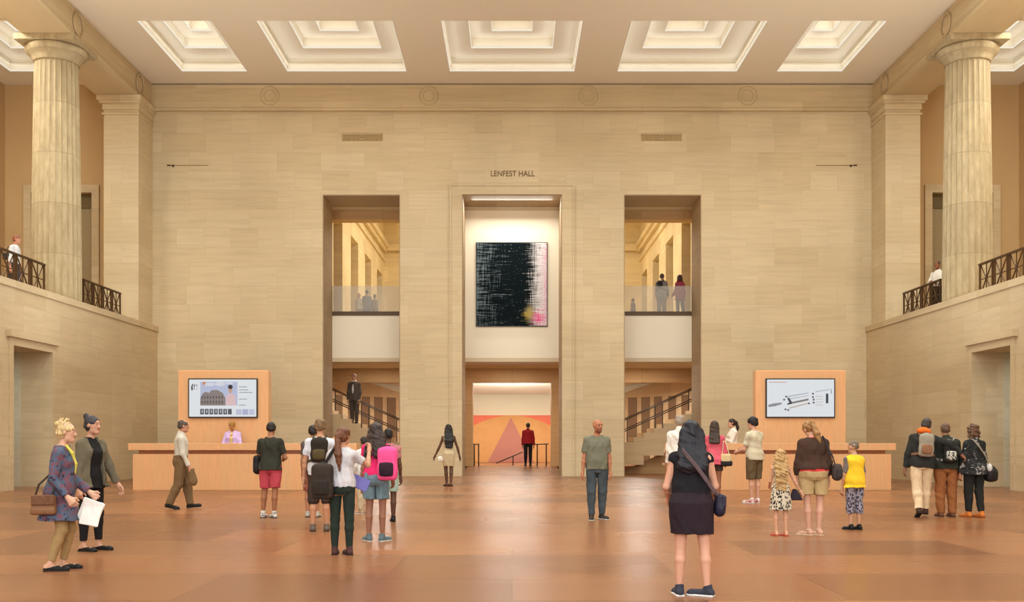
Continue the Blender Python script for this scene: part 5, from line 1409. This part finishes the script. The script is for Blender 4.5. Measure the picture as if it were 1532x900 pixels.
person('teen', 'teenage boy with black hair in pale T-shirt with a dark back print and olive shorts', 1128, 623, 752,
    dict(yaw=34, skin=(220, 170, 146), hair='short', hairc=((26, 22, 26),), vol=1.12, w=.95, look=(12, 8, 0), arms=((16, 8, 78, -16), (20, 8, 84, -30)), legs=((1, 2, -2, 2, 12), (0, 2, -3, 1, 34))),
    [top('t_shirt', cloth((204, 194, 168), 'back_print', (92, 84, 74), (1.32, 0, 0)), hem=.50, sleeve=.75, t=.014, loose=1.0, over=.016), legs('shorts', cloth((100, 84, 58)), len=1.0, t=.018, hemr=.060), shoes(cloth((222, 214, 208), 'patch', (190, 70, 64), (230, 226, 222), 2), m_sole)])
person('whiteshirt', 'grey-haired man in white shirt mostly hidden behind the foreground woman', 1017, 620, 759,
    dict(yaw=-20, skin=(210, 164, 140), hair='thinning', hairc=((150, 138, 124),), w=1.05), [top('shirt', cloth((226, 222, 214)), hem=.52, sleeve=1.9, t=.015, loose=1.0, neck=0), legs('trousers', cloth((84, 74, 66)), len=1.95, t=.012), shoes(m_blkshoe)])
# 18-20 the family
person('girl', 'small girl with long wavy blonde hair in a black and cream patterned dress', 1168, 672, 801,
    dict(yaw=-8, sex='f', skin=(222, 170, 140), head=1.22, hair='long', hairc=((176, 136, 84), (216, 180, 124)), hair_len=.40, hair_w=1.1, hair_noise=.005, limb=.92, w=.96, arml=.96,
         arms=((16, 10, 70, -2), (6, 26, 12, 30)), legs=((1, 3, -2, 2, 20), (0, 3, -2, 3, -24))),
    [dict(k='dress', n='dress', m=cloth((34, 32, 34), 'print', (206, 194, 172), None, 1.9), sleeve=0, hem=.30, t=.012, neck=.06, loose=.6, flare=.030, waist=.6, folds=.05), shoes(cloth((176, 54, 40)), kind='sandal', n='sandal')])
person('brown', 'woman in brown sweater and khaki shorts with bowed head, between the girl and the boy', 1217, 625, 800,
    dict(yaw=-4, sex='f', skin=(222, 172, 150), hair='ponytail', hairc=((140, 98, 58), (190, 146, 94)), hair_len=.13, tail_x=.045, hair_w=1.2, w=1.20, look=(26, 34, -14), lean=4,
         arms=((4, 12, 12, -2), (4, 12, 18, 2)), legs=((0, 2, -1, -1, 44), (1, 2, -3, -1, -40))),
    [top('undershirt', cloth((226, 74, 76)), hem=.525, sleeve=0, t=.004, loose=.1, over=.018), top('sweater', cloth((66, 46, 36)), hem=.562, sleeve=1.72, t=.020, loose=.9, folds=.03, over=.018), legs('shorts', cloth((180, 154, 110)), len=.70, t=.013, waist=.548, hemr=.074),
     shoes(cloth((204, 180, 152)), kind='sandal', n='sandal')])
person('boy', 'boy with cropped hair in yellow vest over grey sleeves and patterned shorts', 1278, 658, 792,
    dict(yaw=12, skin=(210, 162, 134), head=1.16, hair='stubble', hairc=((104, 90, 76), (140, 124, 106)), limb=.92, w=.98, look=(18, 0, 0), arms=((4, 8, 12, 3), (4, 8, 12, 3)), legs=((1, 2, -2, 2, 14), (0, 2, -2, 2, -16))),
    [top('grey_shirt', cloth((118, 108, 104)), hem=.53, sleeve=.85, t=.006, loose=.2, over=0), top('yellow_vest', cloth((238, 196, 46)), hem=.475, sleeve=0, t=.020, loose=1.0, over=.014, neck=.042),
     legs('shorts', cloth((58, 54, 66), 'print', (150, 146, 160), None, 1.7), len=1.40, t=.016, hemr=.052), shoes(m_blkshoe, m_soled)])
# 21-23 the three walking away at the right
def hood(c): return lambda s: [(ell(s.T((-.018, -.042, .868)), (.056, .036, .034)), 'u', 0), (cap(s.T((-.05, -.01, .858)), s.T((.03, -.04, .860)), .026), 'u', .02), (cap(s.T((0, .004, .80)), s.T((0, .01, .96)), .030), 's', .006)]
person('orangehood', 'man with orange hood and cream trousers, arm around his friend, walking away', 1379, 627, 773,
    dict(yaw=-8, skin=(150, 104, 80), hair='short', hairc=((58, 50, 46),), vol=1.06, w=1.06, look=(-16, 6, 14), tilt=4,
         arms=((4, 12, 10, 6), (-16, 78, 6, 46)), legs=((-4, 2, -20, 2, 4, 24), (14, 2, 2, 2, 0)), curl=(30, 40)),
    [top('jacket', cloth((44, 44, 42)), hem=.49, sleeve=1.92, t=.018, loose=1.0, neck=0), dict(k='ops', n='hood', m=cloth((236, 112, 40)), f=hood(0)), legs('trousers', cloth((224, 198, 162)), len=1.95, t=.017), shoes(cloth((66, 46, 40)), m_soled, kind='boot', n='boot')])
person('olivejacket', 'man in dark olive jacket and rust trousers, middle of the trio walking away', 1415, 632, 772,
    dict(yaw=-4, skin=(176, 122, 94), hair='short', hairc=((92, 66, 50),), w=1.16, look=(-6, 10, 0), arms=((-4, 16, 4, 8), (2, 12, 10, 4)), legs=((2, 3, -4, 2, 6), (0, 3, -6, 2, -4))),
    [top('jacket', cloth((50, 52, 42)), hem=.51, sleeve=1.92, t=.020, loose=1.0, neck=0), legs('trousers', cloth((150, 94, 54)), len=1.97, t=.020), shoes(cloth((112, 74, 52)), m_soled, kind='boot', n='boot')])
person('curly', 'visitor with curly brown hair in black jacket with white patches and orange shoes', 1457, 634, 773,
    dict(yaw=14, sex='f', skin=(190, 136, 108), hair='bob', hairc=((86, 58, 42), (126, 90, 64)), vol=1.08, w=1.14, look=(16, 4, 0), arms=((4, 10, 14, 4), (2, 12, 16, 0)), legs=((6, 2, 0, 2, 6), (-2, 2, -12, 0, 0)), hair_noise=.004),
    [top('jacket', cloth((32, 32, 32), 'patch', (50, 52, 52), (150, 146, 142), .9), hem=.46, sleeve=1.92, t=.020, loose=1.0, neck=0), legs('trousers', cloth((36, 36, 34)), len=1.93, t=.013), shoes(cloth((206, 118, 52)), cloth((150, 84, 40)))])
# balconies, stair, desk and gallery
person('balconyman', 'man in pale shirt and dark trousers walking along the left balcony', 21, 338, 430,
    dict(yaw=-86, skin=(196, 138, 110), hair='short', hairc=((128, 72, 50),), lean=4, arms=((4, 8, 20, 4), (-6, 10, 10, 4)), legs=((14, 2, 4, 2, 0), (-8, 2, -22, 2, 0, 12))),
    [top('shirt', cloth((206, 206, 208)), hem=.55, sleeve=1.4, t=.014, loose=.9), legs('trousers', cloth((64, 58, 62)), len=1.95, t=.012), shoes(m_blkshoe)], zf=BF, Y=31.6, H=1.98)
person('guard', 'guard in white shirt with folded arms half hidden by the right column', 1403, 380, 440,
    dict(yaw=128, skin=(150, 96, 70), hair='stubble', hairc=((50, 40, 36),), arms=((18, 10, 86, -52), (18, 10, 80, -56)), curl=(30, 30)),
    [top('shirt', cloth((232, 226, 216)), hem=.56, sleeve=1.9, t=.014, loose=.8, neck=0), legs('trousers', cloth((40, 36, 36)), len=1.95, t=.012), shoes(m_blkshoe)], zf=BF, Y=36.8, H=2.08)
sx = (530 - VX)*43.2/F
person('suit', 'man in dark suit standing on the left staircase', 530, 556, 632,
    dict(yaw=168, skin=(206, 156, 128), hair='thinning', hairc=((120, 96, 78),), look=(0, 12, 0), arms=((2, 7, 14, -2), (2, 7, 14, -2)), legs=((1, 2, -1, 2, 5), (0, 2, -1, 1, -5)), w=1.0),
    [top('shirt', cloth((226, 222, 214)), hem=.58, sleeve=0, t=.003, loose=.1, over=0, neck=0), top('suit_jacket', cloth((84, 74, 66)), hem=.455, sleeve=1.93, t=.018, loose=.8, open=.014), legs('suit_trousers', cloth((78, 68, 60)), len=1.96, t=.011), shoes(m_blkshoe)],
    zf=(math.floor((-sx - XS)/TR) + 1)*RI, Y=43.2, H=2.12)
person('lavender', 'person with golden-brown hair in lavender jacket seated at work behind the left desk', 348, 628, 760,
    dict(yaw=178, sex='f', skin=(196, 140, 84), hair='short', hairc=((150, 104, 36), (196, 146, 60)), look=(0, 20, 0), arms=((16, 16, 70, -8), (16, 16, 70, -8))),
    [top('cream_top', cloth((226, 204, 140)), hem=.55, sleeve=0, t=.003, loose=.1, over=0), top('lavender_jacket', cloth((206, 178, 222)), hem=.54, sleeve=1.9, t=.020, open=.022, loose=.7), legs('trousers', cloth((80, 72, 90)), len=1.95, t=.010), shoes(m_blkshoe, kind='flat')], zf=.06, Y=29.74, H=1.90)
PEOPLE['lavender'][0]['label'] = 'person with golden-brown hair in lavender jacket behind the left desk'
GZ = 6.48
person('galgrey', 'visitor in grey coat, tallest of the three behind the left glass balustrade', 549, 434, 500, dict(yaw=20, skin=(190, 150, 124), hair='short', hairc=((60, 48, 42),)),
    [top('coat', cloth((112, 118, 128)), hem=.40, sleeve=1.9, t=.016, loose=1.0, flare=.03), legs('trousers', cloth((80, 80, 88)), len=1.95, t=.01), shoes(m_blkshoe)], zf=GZ, Y=45.6, H=1.58)
person('galpale', 'fair-haired visitor in pale shirt, leftmost of the three behind the left glass balustrade', 537, 439, 500, dict(yaw=-30, skin=(206, 160, 132), hair='short', hairc=((170, 120, 80),)),
    [top('shirt', cloth((214, 208, 196)), hem=.5, sleeve=1.9, t=.014, loose=1.0), legs('trousers', cloth((176, 164, 150)), len=1.95, t=.012), shoes(m_blkshoe)], zf=GZ, Y=45.6, H=1.44)
person('galchild', 'visitor in dark jacket, rightmost of the three behind the left glass balustrade', 561, 442, 500, dict(yaw=60, skin=(190, 150, 124), hair='short', hairc=((70, 56, 48),)),
    [top('jacket', cloth((118, 108, 100)), hem=.48, sleeve=1.9, t=.016, loose=1.0), legs('trousers', cloth((96, 90, 90)), len=1.95, t=.012), shoes(m_blkshoe)], zf=GZ, Y=45.4, H=1.36)
person('gchild', 'dark-haired child behind the right glass balustrade', 947, 446, 500, dict(yaw=50, skin=(190, 146, 118), head=1.2, hair='short', hairc=((60, 48, 42),)),
    [top('t_shirt', cloth((120, 108, 98)), hem=.5, sleeve=.8, t=.014, loose=1.0), legs('trousers', cloth((88, 80, 76)), len=1.9, t=.012), shoes(m_blkshoe)], zf=GZ, Y=45.0, H=1.12)
person('gman', 'man in grey jacket behind the right glass balustrade', 990, 408, 480, dict(yaw=-28, skin=(196, 150, 122), hair='short', hairc=((80, 62, 52),), look=(-10, 8, 0), arms=((4, 9, 20, 4), (6, 9, 50, -10))),
    [top('jacket', cloth((128, 120, 112)), hem=.47, sleeve=1.9, t=.016, loose=1.0), legs('trousers', cloth((116, 104, 96)), len=1.95, t=.015), shoes(m_blkshoe)], zf=GZ, Y=43.2, H=1.92)
def scarf(s): return [(cap(s.T((-.05, -.01, .835)), s.T((.05, -.01, .835)), .036), 'u', 0), (cap(s.T((-.04, .04, .82)), s.T((.05, .03, .79)), .034), 'u', .02), (cap(s.T((0, 0, .84)), s.T((0, 0, .93)), .032), 's', .005)]
person('gmaroon', 'woman with dark red scarf and maroon coat behind the right glass balustrade', 1017, 411, 480, dict(yaw=24, sex='f', skin=(196, 150, 122), hair='bob', hairc=((62, 30, 28),), vol=1.1, arms=((10, 8, 60, -6), (4, 12, 14, 6)), legs=((2, 3, -2, 2, 0), (-6, 3, -12, 3, 0))),
    [top('coat', cloth((160, 66, 84)), hem=.44, sleeve=1.9, t=.018, loose=1.0, flare=.02), dict(k='ops', n='scarf', m=cloth((130, 22, 30)), f=scarf), legs('leggings', cloth((108, 100, 96)), len=1.95, t=.007), shoes(m_blkshoe)], zf=GZ, Y=43.2, H=1.86)

# ------------------------------------------------------------------ things they carry
def hand(key, k, d=.06):
    s = PEOPLE[key][1]; S, E, Wr, d1, d2 = s.arm[k]; return Wr + d2*d
lea = cloth((124, 84, 54), rough=0.5); blk = cloth((34, 30, 32), rough=0.6)
# brown handbag on the blonde woman's arm
s = PEOPLE['blonde'][1]; E = s.arm[1][1]; c = V(E[0] + .024, E[1] - .048, .455)
carried('handbag', 'tan brown leather handbag on the arm of the woman in the patterned tunic', 'bag', 'blonde',
    [('bag_body', [(rbox(c, V(.026, .074, .060), .014), 'u', 0), (rbox(c - V(0, 0, .044), V(.034, .076, .022), .014), 'u', .012)], lea),
     ('flap', [(rbox(c + V(.026, 0, .030), V(.008, .070, .034), .007), 'u', 0)], cloth((104, 68, 42), rough=0.5)),
     ('handle', path_ops([c + V(0, -.052, .06), c + V(-.004, -.03, .13), E + V(-.004, -.016, .032), E + V(-.004, .03, .036), c + V(-.002, .075, .13), c + V(0, .052, .06)], .0065), cloth((58, 44, 38)))], at=tuple(c - V(0, 0, .066)))
p = (hand('blonde', 0) + hand('blonde', 1))/2 + V(.01, .035, -.075)
M = rotm(0, 22, 8)
carried('paper_sheaf', 'crumpled white papers held by the woman in the patterned tunic', 'paper', 'blonde', [('sheets', [(rbox(p, V(.006, .070, .085), .005, M), 'u', 0), (rbox(p + V(.012, .008, -.006), V(.004, .062, .082), .004, rotm(0, 12, -6)), 'u', .002)], cloth((232, 228, 222)))], at=tuple(p))
# older man's folded jacket
p = hand('older', 1, .09) + V(.0, .0, -.045)
carried('folded_jacket', 'brown jacket bundle hanging from the older man\'s hand', 'jacket', 'older', [('cloth_bundle', [(ell(p, (.022, .040, .072)), 'u', 0), (ell(p + V(.004, .012, -.04), (.024, .040, .05)), 'u', .03), (cap(p + V(0, -.006, .03), p + V(0, -.004, .085), .022), 'u', .02)], cloth((116, 92, 62)))], at=tuple(p - V(0, 0, .08)))
# black bag of the man in red shorts
c = V(-.150, .035, .555)
carried('shoulder_bag', 'black shoulder bag at the left hip of the man in red shorts', 'bag', 'redshorts',
    [('bag_body', [(rbox(c, V(.036, .070, .095), .03), 'u', 0), (ell(c - V(.004, 0, .03), (.044, .074, .075)), 'u', .02)], blk), ('strap', strap_ops([c + V(0, .03, .09), c + V(.01, .03, .17), hand('redshorts', 0, -.05) + V(-.01, -.0, .02)], .010, .004), blk),
     ('zip_pull', [(cap(c + V(-.03, -.066, .05), c + V(-.028, -.072, -.06), .004), 'u', 0)], cloth((150, 146, 140)))], at=tuple(c - V(0, 0, .095)))
backpack('whitetee', 'olive and black backpack worn by the man in the white T-shirt', (cloth((44, 38, 32)), cloth((82, 70, 44))), x=.012, z=.715, w=.072, h=.105, d=.036)
backpack('ponytail', 'large dark brown backpack slung low from the ponytail woman\'s left shoulder', (cloth((54, 44, 38)), cloth((44, 36, 32))), x=-.128, z=.575, w=.082, h=.135, d=.044, y=-.115, only=-1)
p = V(.085, .065, .575)
carried('folder', 'violet-blue folder held by the ponytail woman', 'folder', 'ponytail', [('cover', [(rbox(p + V(.03, .0, -.01), V(.085, .004, .055), .003, rotm(10, 30, 24)), 'u', 0)], cloth((104, 98, 160))), ('pages', [(rbox(p + V(.03, .006, -.008), V(.082, .003, .052), .002, rotm(10, 30, 24)), 'u', 0)], cloth((220, 216, 210)))], at=tuple(p))
backpack('dreads', 'bright pink backpack hanging from the right shoulder of the woman with braids', (cloth((238, 84, 148)), cloth((48, 30, 44))), x=.118, z=.655, w=.080, h=.135, d=.046, y=-.095, only=1)
p = V(-.135, -.02, .445)
carried('purse', 'small white purse carried by the woman in the cream dress', 'bag', 'creamskirt', [('bag_body', [(ell(p, (.045, .03, .045)), 'u', 0), (rbox(p - V(0, 0, .01), V(.046, .026, .034), .015), 'u', .01)], cloth((228, 220, 204))), ('handle', path_ops([p + V(-.03, 0, .03), p + V(-.02, 0, .075), p + V(.02, 0, .075), p + V(.03, 0, .03)], .006), cloth((206, 196, 178)))], at=tuple(p - V(0, 0, .045)))
# crossbody bag of the foreground woman
s = PEOPLE['blackdress'][1]; c = V(.160, .0, .520); b = lambda x, y, z: s.T((x, y, z))
carried('crossbody_bag', 'dark navy crossbody bag with a grey-brown strap on the foreground woman', 'bag', 'blackdress',
    [('bag_body', [(rbox(c, V(.026, .055, .062), .020), 'u', 0), (ell(c - V(0, 0, .02), (.034, .058, .05)), 'u', .015)], cloth((36, 32, 50), rough=0.5)),
     ('flap', [(rbox(c + V(.018, -.004, .02), V(.014, .056, .036), .012), 'u', 0)], cloth((46, 40, 60), rough=0.5)),
     ('strap', strap_ops([c + V(-.005, -.03, .05), b(.118, -.075, .60), b(.075, -.100, .66), b(.02, -.108, .735), b(-.035, -.100, .80), b(-.055, -.075, .83), b(-.058, -.02, .852), b(-.052, .05, .825)], .012, .0045), cloth((92, 74, 76)))], at=tuple(c - V(0, 0, .06)))
p = hand('blackdress', 1, .07) + V(0, .01, 0)
carried('phone', 'black phone in the right hand of the foreground woman', 'phone', 'blackdress', [('case', [(rbox(p, V(.020, .005, .040), .004, rotm(0, 30, 0)), 'u', 0)], blk), ('screen', [(rbox(p + rotm(0, 30, 0) @ V(0, -.0055, 0), V(.017, .0012, .036), .001, rotm(0, 30, 0)), 'u', 0)], cloth((70, 76, 90), rough=0.2))], at=tuple(p), vx=.5)
# tote of the pink-top woman
c = V(.135, -.055, .530)
carried('tote_bag', 'cream tote bag with black base on the arm of the woman in the pink top', 'bag', 'pinktop',
    [('bag_body', [(rbox(c + V(0, 0, .01), V(.060, .036, .060), .02), 'u', 0)], cloth((214, 190, 144))), ('base', [(rbox(c - V(0, 0, .045), V(.078, .042, .034), .022), 'u', 0)], blk),
     ('handle', path_ops([c + V(-.045, 0, .05), c + V(-.035, 0, .13), c + V(-.028, .01, .22), c + V(.0, .01, .22), c + V(.02, 0, .13), c + V(.045, 0, .05)], .006), cloth((222, 204, 168)))], at=tuple(c - V(0, 0, .08)))
# girl's bag, woman's grey bag
p = V(.165, -.01, .475)
carried('purse', 'dark triangular purse at the small girl\'s side', 'bag', 'girl', [('bag_body', [(loft([(p[2] - .06, .085, .028, p[0], p[1]), (p[2], .055, .024, p[0], p[1]), (p[2] + .07, .022, .014, p[0] - .01, p[1])]), 'u', 0)], cloth((44, 36, 44))), ('strap', path_ops([p + V(-.01, 0, .065), hand('girl', 1, .01) + V(-.03, 0, .0)], .007), blk)], at=tuple(p - V(0, 0, .06)))
s = PEOPLE['brown'][1]; c = V(.190, -.035, .545)
carried('shoulder_bag', 'dark grey shoulder bag hanging on the right of the woman in the brown sweater', 'bag', 'brown',
    [('bag_body', [(rbox(c, V(.036, .050, .068), .028), 'u', 0), (ell(c - V(0, 0, .015), (.044, .054, .062)), 'u', .02)], cloth((72, 62, 60))), ('front_pocket', [(rbox(c + V(.006, -.048, -.012), V(.028, .014, .038), .012), 'u', 0)], cloth((60, 52, 50))),
     ('strap', strap_ops([c + V(-.02, -.01, .065), s.T((.145, -.085, .66)), s.T((.105, -.092, .745)), s.T((.085, -.075, .815)), s.T((.08, -.01, .847)), s.T((.08, .06, .82))], .008, .004), cloth((60, 54, 62)))], at=tuple(c - V(0, 0, .068)))
# the trio's bags
backpack('orangehood', 'grey backpack with rust pocket worn by the man with the orange hood', (cloth((150, 142, 126)), cloth((140, 100, 74))), x=0, z=.715, w=.070, h=.115, d=.036)
m_wp = cloth((40, 40, 36), 'print', (190, 186, 176), None, 1.6)
backpack('olivejacket', 'black and white printed backpack on the man in the olive jacket', (cloth((36, 36, 32)), m_wp), x=0, z=.69, w=.072, h=.115, d=.036)
c = V(.165, -.060, .470); s = PEOPLE['curly'][1]
carried('duffel_bag', 'black duffel bag with white patch slung by the curly-haired visitor', 'bag', 'curly',
    [('bag_body', [(ell(c, (.070, .060, .090)), 'u', 0), (rbox(c - V(0, 0, .02), V(.062, .052, .062), .03), 'u', .02)], cloth((34, 32, 34), rough=0.5)), ('white_patch', [(ell(c + V(-.045, -.035, .065), (.030, .026, .045)), 'u', 0)], cloth((206, 202, 198))),
     ('strap', strap_ops([c + V(-.03, -.02, .08), s.T((.07, -.098, .66)), s.T((-.01, -.098, .76)), s.T((-.05, -.07, .825)), s.T((-.055, -.01, .85)), s.T((-.05, .05, .82))], .009, .004), cloth((150, 142, 130)))], at=tuple(c - V(0, 0, .09)))
backpack('gman', 'small dark backpack on the man in the grey jacket behind the right balustrade', (cloth((52, 46, 42)), cloth((44, 40, 38))), z=.73, w=.055, h=.08, d=.028)
c = V(.13, -.06, .64)
carried('shoulder_bag', 'black camera bag at the hip of the man on the left balcony', 'bag', 'balconyman', [('bag_body', [(rbox(c, V(.04, .05, .05), .02), 'u', 0)], blk), ('strap', strap_ops([c + V(-.02, 0, .05), V(.09, -.07, .74), V(.02, -.085, .80), V(-.04, -.06, .83)], .008, .004), blk)], at=tuple(c - V(0, 0, .05)))
